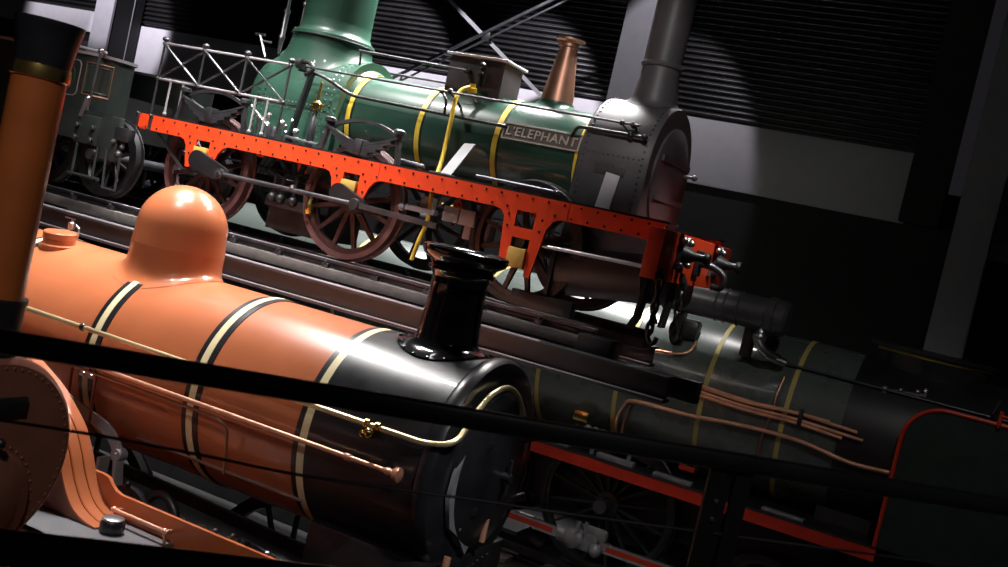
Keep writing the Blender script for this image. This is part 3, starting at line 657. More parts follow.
# cylinder and slide bars under the smokebox
b = MB(); b.cyl((-3.55, 8.62, 4.02), (-2.75, 8.62, 4.12), .21, bev=.02); b.cyl((-3.55, 9.8, 4.02), (-2.75, 9.8, 4.12), .21, bev=.02); b.prism([(-3.55, 4.12), (-2.78, 4.12), (-2.85, 4.44), (-3.45, 4.44)], (0, 9.75, 0), (1, 0, 0), (0, 0, 1), 1.15); b.build('cylinder', SMOKE, el)
b = MB(); b.tube([(-3.72, 8.30, 4.19), (-2.65, 8.30, 4.22)], .018, 10); b.build('piston_rod', STEEL, el)
# wheels, axles, rods
for i, xc in enumerate(WX):
    for y in (8.49, 9.93): wheel(el, (xc, y, 4.185), .540, MAROON if y < 9 else BLACK, BROWNT if y < 9 and i < 2 else BLACK, 12, w=.11, name='wheel', tyre_t=.05, spoke=.045)  # third wheel's tyre is black to carry its shade in the colour
    b = MB(); b.cyl((xc, 8.3, 4.185), (xc, 10.12, 4.185), .065); b.build('axle', STEELD, el)
b = MB(); b.tube([(-7.05, 8.18, 4.165), (-5.50, 8.18, 4.175), (-4.60, 8.18, 4.15)], .024, 10); b.bar((-5.50, 8.18, 4.175), (-4.6, 8.18, 4.15), .05, .05); b.ball((-6.2, 8.18, 4.19), .035, 8)
b.lathe([(0, -.03), (.05, -.03), (.055, -.02), (.055, .03), (0, .03)], (-5.48, 8.17, 4.175), (0, 1, 0), 20); b.lathe([(0, -.03), (.05, -.03), (.055, .03), (0, .03)], (-7.08, 8.18, 4.165), (0, 1, 0), 20); b.build('coupling_rod', STEELD, el)
def crank(xa, xb, za, zb):
    b = MB(); d = Vector((xb - xa, 0, zb - za)); n = Vector((-d.z, 0, d.x)).normalized(); pts = []
    A0 = Vector((xa, 0, za)); B0 = Vector((xb, 0, zb)); a0 = math.atan2(n.z, n.x)
    pts = [(xa +   .095 * math.cos(a0 + PI * k / 10), za + .095 * math.sin(a0 + PI * k / 10)) for k in range(11)] + [(xb + .075 * math.cos(a0 + PI + PI * k / 10), zb + .075 * math.sin(a0 + PI + PI * k / 10)) for k in range(11)]
    b.prism(pts, (0, 8.235, 0), (1, 0, 0), (0, 0, 1), .05)
    nut(b, (xb, 8.18, zb), (0, -1, 0), .035, .03)
    return b.build('crank_arm', BLACK, el)
crank(-7.42, -7.08, 4.25, 4.16); crank(-5.70, -5.47, 4.24, 4.17)
b = MB()
for x in (-4.62, -4.45): b.box((x, 8.45, 4.28), (.16, .10, .14), bev=.006)
b.box((-4.95, 8.45, 4.26), (.30, .08, .05)); b.box((-4.92, 8.5, 4.33), (.12, .1, .12)); b.ball((-5.15, 8.44, 4.25), .04, 8); b.box((-4.4, 8.6, 4.20), (.26, .14, .22), bev=.01); b.build('link_motion', GREY, el)
b = MB()
for x in (-6.6, -6.5, -6.35): b.ball((x, 8.42, 4.06), .05, 10); b.cyl((x, 8.42, 4.06), (x, 8.42, 4.3), .015, seg=8)
b.box((-6.45, 8.5, 4.02), (.5, .12, .10), bev=.02); b.box((-6.4, 8.9, 4.0), (.7, .6, .5)); b.build('ash_pan', BLACK, el)
b = MB(); b.lathe([(.035, 0), (.045, .02), (.045, .1), (.03, .13), (.03, .18)], (-6.15, 8.43, 3.98), (0, 0, 1), 14); b.build('oil_cup', BRASS, el)
b = MB(); b.box((-3.56, 8.40, 3.715), (.58, .10, .14), bev=.01); b.bar((-3.56, 8.42, 3.75), (-3.56, 8.42, 4.3), .05, .04); b.build('brake_block', BLACK, el)
b = MB(); b.bar((-8.10, 8.32, 4.42), (-7.72, 8.36, 4.12), .02, .03, (0, 1, 0)); b.build('brake_stay', STEEL, el)
# leaf springs over the first two axles
def spring(xc, z0):
    b = MB(); n = 12; w = .09
    for L, dz, th in ((.40, .0, .02), (.34, -.026, .022), (.27, -.05, .022), (.20, -.074, .022), (.12, -.096, .022)):
        pts = [(xc + L * t / n, 8.30, z0 - .02 + dz + .115 * (abs(t / n) ** 1.5) * (L / .4) ** 1.5) for t in range(-n, n + 1)]
        b.strip(pts, w, th)
    b.prism([(xc - .36, z0 + .075), (xc - .2, z0 + .01), (xc + .2, z0 + .01), (xc + .36, z0 + .075), (xc + .12, z0 - .10), (xc - .12, z0 - .10)], (0, 8.335, 0), (1, 0, 0), (0, 0, 1), .07)
    b.box((xc, 8.30, z0 - .05), (.085, .11, .15), bev=.008); b.build('leaf_spring', STEELD, el)
    b = MB(); pts = [(xc + .38 * t / n, 8.33, z0 + .10 + .095 * (1 - (t / n) ** 2)) for t in range(-n, n + 1)]; b.strip(pts, .05, .03); b.build('spring_arch', STEELD, el)
    for s in (-1, 1):
        b = MB(); b.bar((xc + s * .385, 8.30, z0 + .13), (xc + s * .43, 8.30, 4.60), .035, .05, (0, 1, 0)); b.lathe([(0, -.01), (.03, 0), (.055, .015), (.055, .045), (.03, .06), (0, .062)], (xc + s * .385, 8.30, z0 + .12), (0, 0, 1), 14)
        b.build('spring_hanger', STEELD, el)
spring(-7.44, 4.755); spring(-5.64, 4.745)
# rear platform railing with crossed stays
PX = (-8.24, -7.70, -7.16, -6.62)
b = MB(); ry = 8.31
b.tube([(PX[0], ry, 5.335), (PX[3], ry, 5.335)], .012, 8); b.tube([(PX[0], ry, 4.97), (PX[3], ry, 4.97)], .013, 8); plr = b.build('platform_rail', GREY, el)
for x in PX:
    b = MB(); b.tube([(x, ry, 4.60 if x in (PX[0], PX[3]) else 4.97), (x, ry, 5.33)], .012, 8); b.ball((x, ry, 5.375), .032, 12, (1.15, 1.15, .8)); b.ball((x, ry, 5.33), .025, 8); b.ball((x, ry, 4.97), .025, 8); b.build('rail_post', STEELD, plr)
for i, (xa, xb) in enumerate(zip(PX, PX[1:])):
    b = MB(); b.bar((xa, ry - .015, 5.33), (xb, ry - .015, 4.98), .012, .034 if i < 2 else .022, (0, 1, 0)); b.build('cross_stay', STEEL, plr)
    b = MB(); b.tube([(xa, ry + .01, 4.98), (xb, ry + .01, 5.33)], .012, 8); b.build('cross_stay', STEELD, plr)
for x in (-8.06, -7.89, -6.95, -6.8):
    b = MB(); b.tube([(x, ry, 4.61), (x, ry, 4.97)], .011, 8); b.ball((x, ry, 4.63), .022, 8); b.build('baluster', GREY, plr)
# fittings on the firebox
b = MB(); b.tube([(-7.44, 8.90, 5.44), (-7.56, 8.90, 5.66)], .014, 8); b.bar((-7.62, 8.90, 5.665), (-7.5, 8.9, 5.665), .025, .025); b.tube([(-7.55, 8.9, 5.60), (-7.40, 8.9, 5.60)], .012, 8); b.build('regulator_handle', STEEL, el)
b = MB(); b.lathe([(.015, 5.5), (.03, 5.66), (.035, 5.665), (.035, 5.69), (.028, 5.70), (.028, 5.93), (.038, 5.94), (.038, 5.965), (.02, 5.97), (.015, 6.3)], (-7.32, 8.95, 0), (0, 0, 1), 16); b.build('spring_balance', STEEL, el)
b = MB(); b.cyl((-7.12, 8.98, 5.55), (-7.12, 8.98, 5.74), .03); b.ball((-7.12, 8.98, 5.78), .045, 10); b.cyl((-7.2, 8.98, 5.79), (-7.04, 8.98, 5.79), .02); b.tube([(-7.14, 8.98, 5.78), (-7.13, 8.98, 6.3)], .012, 8); b.tube([(-7.08, 8.98, 5.78), (-7.05, 8.98, 6.3)], .012, 8); b.ball((-7.13, 8.98, 6.05), .03, 8); b.build('try_cock', STEEL, el)
b = MB(); b.lathe([(.02, 4.60), (.035, 4.62), (.035, 4.88), (.022, 4.90), (.022, 4.95)], (-6.32, 8.44, 0), (0, 0, 1), 14); oc = b.build('oil_lubricator', STEELD, el)
b = MB(); b.lathe([(.022, 4.95), (.05, 4.97), (.055, 5.03), (.03, 5.05), (.018, 5.06), (.012, 5.24), (0, 5.25)], (-6.32, 8.44, 0), (0, 0, 1), 14); b.build('lubricator_cup', BRASS, oc)
b = MB(); random.seed(3)
for k in range(16):
    x = -7.0 + random.random() * .6; z_ = 4.64 + random.random() * .2; b.ball((x, 8.45, z_), .018 + random.random() * .012, 8); b.tube([(x, 8.45, 4.6), (x, 8.45, z_)], .01, 6)
b.box((-6.78, 8.44, 4.68), (.11, .05, .10), bev=.008); b.tube([(-7.1, 8.42, 4.9), (-6.75, 8.44, 4.66)], .014, 8); b.tube([(-6.6, 8.42, 4.66), (-6.2, 8.42, 4.645)], .016, 8); b.build('platform_fitting', STEEL, el)

# ------------------------------------------------------------------ its tender
td = thing('locomotive_tender', 'dull green lined tender coupled behind the green riveted engine', 'tender', (-11, EY, 3.615))
b = MB()
def rrect(x0, x1, y0, y1, r, n=8):
    o_ = []
    for cx_, cy_, a in ((x1 - r, y1 - r, 0), (x0 + r, y1 - r, PI / 2), (x0 + r, y0 + r, PI), (x1 - r, y0 + r, 1.5 * PI)):
        o_ += [(cx_ + r * math.cos(a + PI / 2 * k / n), cy_ + r * math.sin(a + PI / 2 * k / n)) for k in range(n + 1)]
    return o_
b.prism(rrect(-13.6, -8.97, 8.28, 8.84, .26), (0, 0, 4.28), (1, 0, 0), (0, 1, 0), .80)
b.prism(rrect(-13.6, -8.97, 9.58, 10.14, .26), (0, 0, 4.28), (1, 0, 0), (0, 1, 0), .80)
b.prism([(-13.5, 8.7), (-11.2, 8.7), (-11.2, 9.7), (-13.5, 9.7)], (0, 0, 4.29), (1, 0, 0), (0, 1, 0), .78)
tk = b.build('tank', TGREEN, td)
for y0_, y1_ in ((8.26, 8.86), (9.56, 10.16)):
    b = MB(); b.prism(rrect(-13.62, -8.95, y0_, y1_, .27), (0, 0, 5.075), (1, 0, 0), (0, 1, 0), .03); b.build('tank_rim', GREY, tk)
b = MB(); b.box((-9.2, 9.21, 4.52), (.06, .8, .46)); b.box((-10.2, 9.21, 4.30), (2.0, .8, .04)); b.build('coal_board', BLACKM, td)
def lined(x0, x1, z0, z1, m_, nm, y=8.277, r=.06):
    pts = []
    for cx_, cz_, a in ((x1 - r, z1 - r, 0), (x0 + r, z1 - r, PI / 2), (x0 + r, z0 + r, PI), (x1 - r, z0 + r, 1.5 * PI)):
        pts += [(cx_ + r * math.cos(a + PI / 2 * k / 5), y, cz_ + r * math.sin(a + PI / 2 * k / 5)) for k in range(6)]
    b = MB(); b.tube(pts + [pts[0]], .006, 6); b.build(nm, m_, tk)
lined(-9.95, -9.30, 4.62, 5.0, GREY, 'lining'); lined(-9.88, -9.37, 4.68, 4.94, GREEN2, 'lining', r=.1)
pts = []
for (a, z_) in [(math.radians(-88), 4.62), (math.radians(-20), 4.62), (math.radians(-20), 4.98), (math.radians(-88), 4.98), (math.radians(-88), 4.62)]: pts.append((a, z_))
for dr_, m_ in ((0, COPPERD), (.07, GREEN2)):
    path = []
    loop = [(math.radians(-88) + dr_, 4.66 + dr_ * .5), (math.radians(-25) - dr_, 4.66 + dr_ * .5), (math.radians(-25) - dr_, 5.0 - dr_ * .5), (math.radians(-88) + dr_, 5.0 - dr_ * .5), (math.radians(-88) + dr_, 4.66 + dr_ * .5)]
    for (a, z0), (a2, z1) in zip(loop, loop[1:]):
        for k in range(6): t = k / 6; aa = a + (a2 - a) * t; path.append((-9.23 + .262 * math.cos(aa), 8.54 + .262 * math.sin(aa), z0 + (z1 - z0) * t))
    path.append(path[0]); b = MB(); b.tube(path, .006, 6); b.build('lining', m_, tk)
b = MB(); b.box((-11.1, 8.24, 4.34), (4.9, .03, .32)); b.build('frame_plate', TGREEN, td)
b = MB(); b.tube([(-9.05, 8.24, 4.5), (-9.02, 8.24, 5.12)], .014, 8); b.ball((-9.02, 8.24, 5.13), .035, 10); b.ball((-9.05, 8.22, 4.62), .03, 10); b.bar((-9.05, 8.22, 4.62), (-9.08, 8.2, 4.42), .05, .04); b.build('grab_handle', STEEL, td)
b = MB(); b.tube(smooth_path([(-9.9, 8.3, 5.25), (-9.6, 8.3, 5.17), (-9.3, 8.3, 5.14), (-9.0, 8.3, 5.13)]), .012, 8); b.build('edge_rail', LGREY, td)
b = MB(); b.box((-9.75, 8.225, 4.50), (.42, .02, .26), bev=.01); lk = b.build('locker', BLACK, td)
b = MB(); b.tube([(-9.58, 8.20, 4.41), (-9.58, 8.20, 4.58)], .012, 8); b.ball((-9.58, 8.20, 4.58), .024, 8); b.ball((-9.58, 8.2, 4.41), .026, 8); b.bar((-9.88, 8.20, 4.42), (-9.66, 8.20, 4.56), .02, .05); b.build('locker_handle', STEEL, lk)
b = MB(); b.box((-8.95, 8.22, 4.30), (.34, .06, .30), bev=.01); b.box((-8.66, 8.25, 4.26), (.26, .06, .46), bev=.008)
for x in (-9.08, -8.85):
    for z_ in (4.20, 4.33): nut(b, (x, 8.19, z_), (0, -1, 0), .03, .03)
b.tube([(-9.05, 8.2, 4.15), (-9.05, 8.2, 3.8)], .014, 8); b.tube([(-8.75, 8.2, 4.15), (-8.75, 8.2, 3.8)], .014, 8); b.tube([(-9.1, 8.2, 3.82), (-8.65, 8.2, 3.82)], .016, 8)
b.build('axle_guard', TGREEN, td)
b = MB(); b.box((-8.48, 8.26, 4.33), (.20, .10, .14), bev=.01); b.tube([(-8.62, 8.2, 4.15), (-8.58, 8.2, 3.75), (-8.40, 8.2, 3.75), (-8.42, 8.2, 4.1)], .014, 8); b.ball((-8.45, 8.2, 4.12), .045, 10); b.ball((-8.42, 8.2, 4.2), .028, 8); b.ball((-8.55, 8.2, 4.24), .03, 8); b.build('draw_gear', STEELD, td)
for x in (-12.4, -9.75, -8.86):
    for y in (8.49, 9.93): wheel(td, (x, y, 4.06), .42, BLACK, BLACK, 10, w=.1, name='wheel')
    b = MB(); b.cyl((x, 8.2, 4.06), (x, 10.2, 4.06), .055); b.build('axle', STEELD, td)

# ------------------------------------------------------------------ big dark green engine behind the bridge
GY, GZ, GR = 14.0, 2.70, 1.02
gl = thing('steam_locomotive', 'large dark green engine with yellow bands and copper pipes partly under the bridge', 'locomotive', (-4, GY, 0))
b = MB(); b.lathe([(0, 0), (GR, 0), (GR, 12.0), (0, 12.0)], (-13.4, GY, GZ), (1, 0, 0), 96); b.build('boiler', DGREEN, gl)
b = MB(); b.lathe([(GR - .03, 0), (GR + .01, 0), (GR + .01, 2.3), (GR + .03, 2.32), (GR + .03, 2.4), (.8, 2.46), (0, 2.5)], (-1.5, GY, GZ), (1, 0, 0), 96); gsb = b.build('smokebox', BLACK, gl)
for x in (-8.7, -6.5, -5.35, -4.25, -3.15, -2.15):
    b = MB(); b.lathe([(GR, -.028), (GR + .008, -.028), (GR + .008, .028), (GR, .028)], (x, GY, GZ), (1, 0, 0), 96); b.build('boiler_band', OLDGOLD, gl)
b = MB(); b.prism([(.66 * math.cos(2 * PI * k / 48), .40 * math.sin(2 * PI * k / 48)) for k in range(48)], (-.75, GY, 3.62), (1, 0, 0), (0, 1, 0), .22)
b.prism([(.74 * math.cos(2 * PI * k / 48), .47 * math.sin(2 * PI * k / 48)) for k in range(48)], (-.75, GY, 3.89), (1, 0, 0), (0, 1, 0), .04)
b.prism([(.62 * math.cos(2 * PI * k / 48), .38 * math.sin(2 * PI * k / 48)) for k in range(48)], (-.75, GY, 3.84), (1, 0, 0), (0, 1, 0), .05)
gch = b.build('chimney', BLACKG, gsb)
b = MB(); pts = [(-.75 + .645 * math.cos(2 * PI * k / 48), GY + .395 * math.sin(2 * PI * k / 48), 3.86) for k in range(49)]; b.tube(pts, .022, 8, False); b.build('brass_ring', OLDGOLD, gch)
b = MB()
for dx_, dz_ in ((-1.15, 3.42), (-.98, 3.44), (-.80, 3.47), (-.72, 3.50)):
    yy = GY - math.sqrt(max(.01, (GR + .03) ** 2 - (dz_ - GZ) ** 2)); b.ball((dx_, yy, dz_), .035, 10); b.cyl((dx_, yy - .02, dz_ - .05), (dx_, yy + .1, dz_ - .05), .025, seg=10)
b.bar((-1.2, 13.27, 3.40), (-.7, 13.29, 3.45), .03, .03); b.build('snifting_valve', STEEL, gsb)
# copper pipes along the near side
GP = 12.93
b = MB()
b.tube(smooth_path([(-3.35, GP + .02, 2.90), (-2.63, GP, 2.865), (-2.0, GP, 2.90), (-1.62, GP, 2.90)], 6), .022, 10); b.build('lubricator_pipe', COPPER, gl)
for dz_, x1 in ((.04, -1.3), (-.035, -1.22), (-.075, -1.45)):
    b = MB(); b.tube(smooth_path([(-3.35, GP, 2.88 + dz_), (-2.63, GP, 2.845 + dz_), (-2.0, GP, 2.86 + dz_), (x1, GP, 2.83 + dz_)], 6), .020, 10); b.build('lubricator_pipe', COPPER, gl)
b = MB(); b.box((-1.95, GP, 2.86), (.05, .08, .20), bev=.006); b.build('pipe_clip', BLACK, gl)
b = MB(); b.tube(smooth_path([(-4.19, 13.2, 1.96), (-4.17, 13.04, 2.2), (-4.10, GP + .06, 2.40), (-3.95, GP, 2.50), (-3.25, GP, 2.52), (-2.57, GP, 2.58), (-1.91, GP, 2.59), (-1.31, GP, 2.51), (-.80, GP, 2.53)], 6), .026, 10); b.build('ejector_pipe', COPPER, gl)
b = MB(); b.tube(smooth_path([(-4.08, 13.1, 1.96), (-4.06, 13.02, 2.2), (-4.02, GP + .06, 2.42)], 6), .018, 8); b.build('drain_pipe', COPPERD, gl)
b = MB(); b.tube(fillet([(-3.99, 12.99, 2.95), (-3.98, 13.03, 3.17), (-3.64, 13.06, 3.19), (-3.46, 13.10, 3.25), (-3.44, 13.20, 3.40)], .09), .020, 10); b.build('feed_loop', COPPER, gl)
b = MB(); b.tube(smooth_path([(-2.27, 13.10, 3.26), (-2.29, 13.0, 3.05), (-2.29, 12.95, 2.8), (-2.33, 12.94, 2.6), (-2.34, 13.0, 2.25)], 6), .018, 8); b.build('drain_pipe', COPPERD, gl)
b = MB(); b.box((-3.60, 13.28, 3.52), (.28, .22, .22), bev=.012); b.cyl((-3.66, 13.2, 3.30), (-3.66, 13.2, 3.46), .05); gb = b.build('clack_box', BLACKG, gl)
b = MB(); b.box((-3.60, 13.28, 3.64), (.24, .18, .03), bev=.006); b.build('box_lid', METAL_AND_REFLECTION, gb)  # pale lid colour stands in for a highlight on the black box
# feed water heater drum over the boiler side
b = MB(); dy_, dz_ = 13.05, 3.93
b.lathe([(0, 0), (.18, 0), (.22, .03), (.22, .10), (.205, .12), (.205, 1.30), (.235, 1.31), (.235, 1.40), (.215, 1.41), (.215, 1.52), (.18, 1.56), (0, 1.58)], (-3.93, dy_, dz_), (1, 0, 0), 48)
for x in (-3.25, -3.15, -2.98): b.lathe([(.205, 0), (.215, .01), (.215, .02), (.205, .03)], (x, dy_, dz_), (1, 0, 0), 48)
for k in range(14):
    a = 2 * PI * k / 14; nut(b, (-2.52, dy_ + .205 * math.cos(a), dz_ + .205 * math.sin(a)), (1, 0, 0), .018, .02)
hd = b.build('feed_heater', BLACKH, gl)
b = MB(); b.tube(fillet([(-2.62, 12.98, 3.78), (-2.66, 12.92, 3.62), (-2.55, 12.95, 3.50), (-2.38, 13.1, 3.44)], .10), .06, 14); b.ball((-2.64, 12.95, 3.66), .085, 14); b.cyl((-2.42, 13.05, 3.44), (-2.3, 13.1, 3.42), .05, seg=12); b.build('heater_elbow', STEEL, hd)
for x in (-3.7, -2.8):
    b = MB(); b.box((x, 13.15, 3.60), (.12, .18, .44)); b.build('heater_bracket', BLACK, hd)
b = MB(); b.ball((-3.98, dy_ - .06, dz_ - .02), .05, 10); b.tube(smooth_path([(-3.95, 13.0, 3.8), (-4.02, 13.02, 3.66), (-3.98, 13.1, 3.5)]), .03, 8); b.build('heater_union', BLACK, hd)
# running plate with red edge
b = MB(); b.box((-6.4, 13.35, 1.66), (11.2, .9, .03)); rp_ = b.build('running_plate', BLACK, gl)
b = MB(); b.box((-6.4, 12.885, 1.575), (11.2, .03, .14)); b.build('valance', REDD, rp_)
b = MB(); b.box((-6.4, 12.90, 1.66), (11.2, .07, .016)); b.build('plate_edge', STEELD, rp_)
b = MB(); random.seed(5)
for tx, tl, th_ in ((-4.05, .5, .07), (-3.28, .5, .05), (-4.9, .4, .04), (-1.9, .5, .04)):
    b = MB(); b.box((tx, 13.0, 1.668 + th_ / 2), (tl, .12, th_), bev=.01); b.build('step_tread', METAL_AND_REFLECTION, rp_)
b = MB(); b.box((-3.15, 13.05, 1.86), (.20, .06, .06), bev=.01); b.build('tail_marker', REDD, rp_)
b = MB()
for k in range(7): b.ball((-4.5 + .10 * k, 13.0, 1.98 - .01 * k), .055 + .01 * (k % 3), 10)
b.tube([(-4.6, 13.05, 1.9), (-3.7, 13.05, 1.9)], .03, 10); b.cyl((-4.4, 13.05, 1.66), (-4.4, 13.05, 2.0), .03); b.cyl((-3.9, 13.05, 1.66), (-3.9, 13.05, 1.95), .03); b.build('mechanical_lubricator', METAL_AND_REFLECTION, gl)
b = MB(); b.box((-4.62, 12.98, 2.12), (.20, .08, .13), bev=.01); b.build('makers_plate', BRASS, gl)
b = MB(); b.tube([(-3.75, 12.93, 2.05), (-2.7, 12.93, 2.06)], .014, 8); b.build('hand_rail', STEEL, gl)
b = MB(); b.tube([(-2.4, GY - .78, GZ + .71), (.7, GY - .78, GZ + .70)], .018, 8); b.build('boiler_rail', BLACK, gl)
b = MB(); b.box((-3.6, 14, 1.25), (13, 1.1, .8)); b.box((-.9, 14, 1.6), (1.4, 1.2, .5)); b.build('main_frame', BLACKM, gl)
for i, x in enumerate((-8.3, -6.2, -4.1)):
    for y in (13.28, 14.72): wheel(gl, (x, y, 1.07), .92, BRUNS, BLACK, 16, w=.13, name='driving_wheel', cw=1.2 + i * .1)
    b = MB(); b.cyl((x, 12.95, 1.07), (x, 15.05, 1.07), .09); b.build('axle', STEELD, gl)
for x in (-2.0, .2):
    for y in (13.28, 14.72): wheel(gl, (x, y, .62), .46, BRUNS, BLACK, 10, w=.12, name='bogie_wheel')
# rods: red with bright edges
b = MB(); b.bar((-8.3, 12.85, .62), (-4.45, 12.85, .62), .05, .13); cr = b.build('coupling_rod', STEEL, gl)
b = MB(); b.bar((-8.0, 12.82, .62), (-4.6, 12.82, .62), .012, .065); b.build('rod_flute', REDD, cr)
b = MB(); b.bar((-3.95, 12.85, .62), (-1.3, 12.85, .64), .05, .13); cr2 = b.build('slide_bar', STEEL, gl)
b = MB(); b.bar((-3.85, 12.82, .62), (-1.4, 12.82, .64), .012, .06); b.build('rod_flute', REDD, cr2)
b = MB(); b.box((-4.18, 12.84, .63), (.44, .12, .26), bev=.05); b.box((-4.05, 12.84, .76), (.36, .1, .16), bev=.04); b.ball((-4.3, 12.80, .62), .13, 14, (1.2, .6, 1)); b.cyl((-4.25, 12.76, .72), (-4.25, 12.76, .86), .03); b.cyl((-4.15, 12.76, .74), (-4.15, 12.76, .88), .02); b.ball((-3.98, 12.8, .56), .09, 10); b.cyl((-4.52, 12.85, .62), (-4.40, 12.85, .62), .10, seg=14); b.build('crosshead', METAL_AND_REFLECTION, gl)
b = MB(); b.cyl((-1.6, 13.0, .72), (-.2, 13.0, .72), .36, bev=.03); b.build('cylinder', BLACK, gl)
# smoke deflector with red edging
b = MB(); y = 12.86
out = [(-.83, 1.68)] + [(-.83, 2.95)] + [(-.83 + .42 - .42 * math.cos(PI / 2 * k / 10), 2.95 + .42 * math.sin(PI / 2 * k / 10)) for k in range(1, 11)] + [(1.35, 3.37), (1.35, 1.68)]
b.prism(out, (0, y, 0), (1, 0, 0), (0, 0, 1), -.02); df = b.build('smoke_deflector', BRUNS, gl)
b = MB(); b.tube([(p[0], y - .005, p[1]) for p in out[:-1]], .024, 8); b.build('red_edging', REDD, df)
b = MB(); b.tube([(.10, y - .06, 3.36), (.10, y - .06, 3.52)], .022, 10); b.tube([(.10, y - .06, 3.47), (.9, y - .06, 3.44)], .018, 10); b.cyl((.10, y - .06, 3.36), (.1, y, 3.33), .02, seg=8); b.build('lamp_iron', REDD, df)
b = MB(); b.bar((.10, y + .02, 3.37), (.02, 13.2, 3.45), .04, .04); b.bar((1.2, y + .02, 3.3), (1.2, 13.2, 3.4), .04, .04); b.tube([(.02, 13.1, 3.45), (.06, 13.1, 3.62)], .014, 8); b.build('deflector_stay', STEELD, df)

# ------------------------------------------------------------------ tracks on the floor
def floor_track(yc, x0, x1, label):
    t = thing('railway_track', label, 'track', ((x0 + x1) / 2, yc, 0))
    for s in (-.72, .72):
        b = MB(); b.box(((x0 + x1) / 2, yc + s, .10), (x1 - x0, .07, .10)); b.build('rail', STEELD, t)
    b = MB(); n = int((x1 - x0) / .65)
    for k in range(n): b.box((x0 + .3 + k * .65, yc, .025), (.24, 2.4, .05))
    b.build('sleepers', TIMBER, t)
floor_track(OY, -10, 1, 'floor track under the orange locomotive')
floor_track(GY, -14, 2, 'floor track under the large dark green engine')
t = thing('railway_track', 'narrow floor track under the small brown locomotive', 'track', (-6, NY, 0))
for s in (-.42, .42):
    b = MB(); b.box((-6, NY + s, .085), (5, .06, .17)); b.build('rail', STEELD, t)

# ------------------------------------------------------------------ railing of the gallery where the photographer stands
d = Vector((1.0, .945, 0)).normalized(); p0 = Vector((-1.281, 2.949, 0)); nrm = Vector((-d.y, d.x, 0))
rg = thing('guard_railing', 'black gallery railing with lower bar and thin wire crossing the foreground', 'railing', (p0.x, p0.y, 2.6))
def rp(t, z, off=0): return p0 + d * t + nrm * off + Vector((0, 0, z))
b = MB(); b.box(rp(.5, 3.712), (7.0, .05, .064), (d, nrm, Vector((0, 0, 1))), bev=.02); b.build('top_rail', RAILM, rg)
b = MB(); b.box(rp(.5, 3.165), (7.0, .05, .10), (d, nrm, Vector((0, 0, 1))), bev=.02); b.build('bottom_rail', RAILM, rg)
b = MB(); b.tube(smooth_path([rp(-3.0, 3.50), rp(-1.38, 3.505), rp(-.9, 3.49), rp(-.55, 3.47), rp(0, 3.47), rp(.55, 3.468), rp(3.9, 3.49)]), .0045, 8); b.build('wire', STEELD, rg)
ts = (Vector((-.70, 3.50, 0)) - p0).dot(d)
for t_ in (ts - 2.75, ts, ts + 2.75):
    b = MB()
    for o_ in (-.048, .048): b.box(rp(t_ + o_, 3.15), (.062, .012, 1.06), (d, nrm, Vector((0, 0, 1))))
    b.box(rp(t_, 3.15, .03), (.02, .05, 1.06), (d, nrm, Vector((0, 0, 1))))
    po = b.build('post', RAILM, rg)
    for z_ in (3.575, 3.515):
        b = MB(); b.rivet(rp(t_ - .035, z_, -.007), -nrm, .010); b.build('post_bolt', STEEL, po)
b = MB(); b.box(rp(.5, 2.56, -1.3), (7.4, 2.8, .12), (d, nrm, Vector((0, 0, 1)))); o = b.build('floor_gallery', DARKW); o['kind'] = 'structure'

# ------------------------------------------------------------------ lamps of the hall, and added fill spots
def spot(name, loc, tgt, e, ang=70, blend=.5, r=.12, col=(1, .96, .93)):
    l = bpy.data.lights.new(name, 'SPOT'); l.energy = e; l.spot_size = math.radians(ang); l.spot_blend = blend; l.shadow_soft_size = r; l.color = col
    o = bpy.data.objects.new(name, l); COL.objects.link(o); o.location = loc
    o.rotation_euler = (Vector(tgt) - Vector(loc)).to_track_quat('-Z', 'Y').to_euler(); return o
def strip_lamp(name, loc, tilt, e, sx, sy_, spread, col=(1, .97, .95)):
    l = bpy.data.lights.new(name, 'AREA'); l.shape = 'RECTANGLE'; l.size = sx; l.size_y = sy_; l.energy = e; l.color = col; l.spread = math.radians(spread)
    o = bpy.data.objects.new(name, l); COL.objects.link(o); o.location = loc
    o.rotation_euler = (tilt, 0, 0); return o
spot('spot_lamp_a', (-7.3, 7.6, 8.8), (-5.9, 7.4, 3.4), 1000, 66, .6, .16)
spot('spot_lamp_b', (-5.9, 4.1, 8.8), (-6.6, 7.4, 4.1), 950, 46, .7, .14)
spot('spot_lamp_c', (-.5, 8.0, 8.0), (-2.6, 9.0, 4.3), 480, 20, .6, .08)
spot('spot_lamp_d', (-3.2, 9.4, 8.6), (-4.2, 9.3, 3.5), 320, 75, .6, .08)
spot('spot_lamp_e', (-6.3, 15.3, 8.8), (-6.0, 13.6, 3.4), 5200, 46, .6, .12)
spot('spot_lamp_i', (-9.8, 15.3, 8.8), (-9.6, 13.6, 3.4), 6800, 50, .6, .12)
spot('fill_spot_j', (-1.2, 1.0, 9.0), (-3.45, 8.8, 5.75), 1100, 15, .7, .1)  # unseen fill added to lift the smokebox side
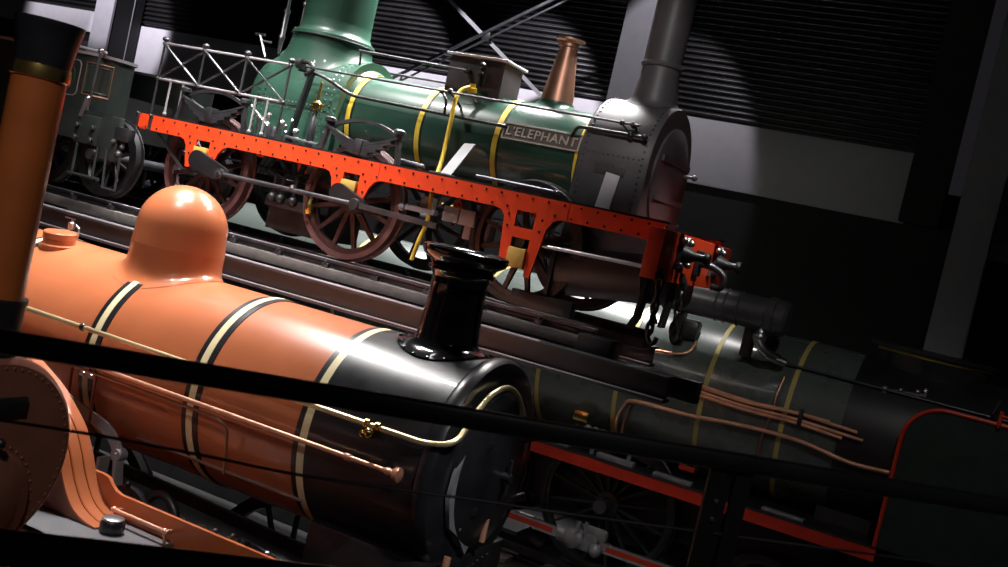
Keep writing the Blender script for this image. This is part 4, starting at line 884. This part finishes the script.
spot('fill_spot_m', (.6, 3.4, 7.6), (-2.85, 6.2, 2.35), 900, 13, .7, .1)  # narrow fill added to brighten the grey reflection plate on the smokebox
spot('fill_spot_k', (-3.9, 13.9, 8.8), (-4.1, 13.6, 3.4), 1300, 30, .9, .14)  # added to brighten the dark green boiler and drum
spot('fill_spot_l', (1.6, 1.2, 7.2), (-.3, 3.8, 3.7), 90, 44, .8, .1)  # weak spot added for a sheen on the gallery rail
spot('spot_lamp_f', (-8.0, 3.0, 8.6), (-8.0, 8.6, 4.8), 380, 32, .7, .12)
spot('fill_spot_g', (-1.5, -.5, 8.0), (-4.3, 4.2, 3.0), 480, 28, .8, .12)  # fill added for the brown engine and its chimney
spot('fill_spot_h', (.5, 6.0, 9.0), (-1.4, 13.2, 2.4), 330, 50, .8, .12)  # unseen front fill added for the dark green engine
strip_lamp('strip_lamp_a', (-5.6, 10.3, 8.9), -.24, 470, 4.4, .35, 62)
strip_lamp('strip_lamp_b', (-6.7, 6.4, 9.0), 0, 200, 1.8, .35, 80)
for i_, (x, e) in enumerate(((-12.6, 2000), (-9.4, 2000), (-6.4, 380))):
    spot('wall_washer_%s' % 'abc'[i_], (x, 15.4, 10.8), (x, 19, 6.35), e, 36, .25, .1, (.96, .94, 1))
spot('wall_washer_d', (-19.0, 15.2, 10.0), (-19.9, 18.9, 6.9), 1700, 30, .4, .1, (.95, .93, 1))
spot('wall_washer_e', (-22.5, 15.2, 10.0), (-22.0, 18.9, 7.0), 900, 38, .5, .1, (.95, .93, 1))
w = bpy.data.worlds.new('world'); scene.world = w; w.use_nodes = True
w.node_tree.nodes['Background'].inputs['Color'].default_value = (.55, .5, .6, 1); w.node_tree.nodes['Background'].inputs['Strength'].default_value = .018

# ------------------------------------------------------------------ view
scene.view_settings.view_transform = 'Standard'; scene.view_settings.look = 'None'
scene.view_settings.exposure = 0.0; scene.view_settings.gamma = 1.0; scene.view_settings.use_curve_mapping = False
try:
    scene.cycles.use_denoising = True
    scene.cycles.sample_clamp_indirect = 4.0
except Exception: pass
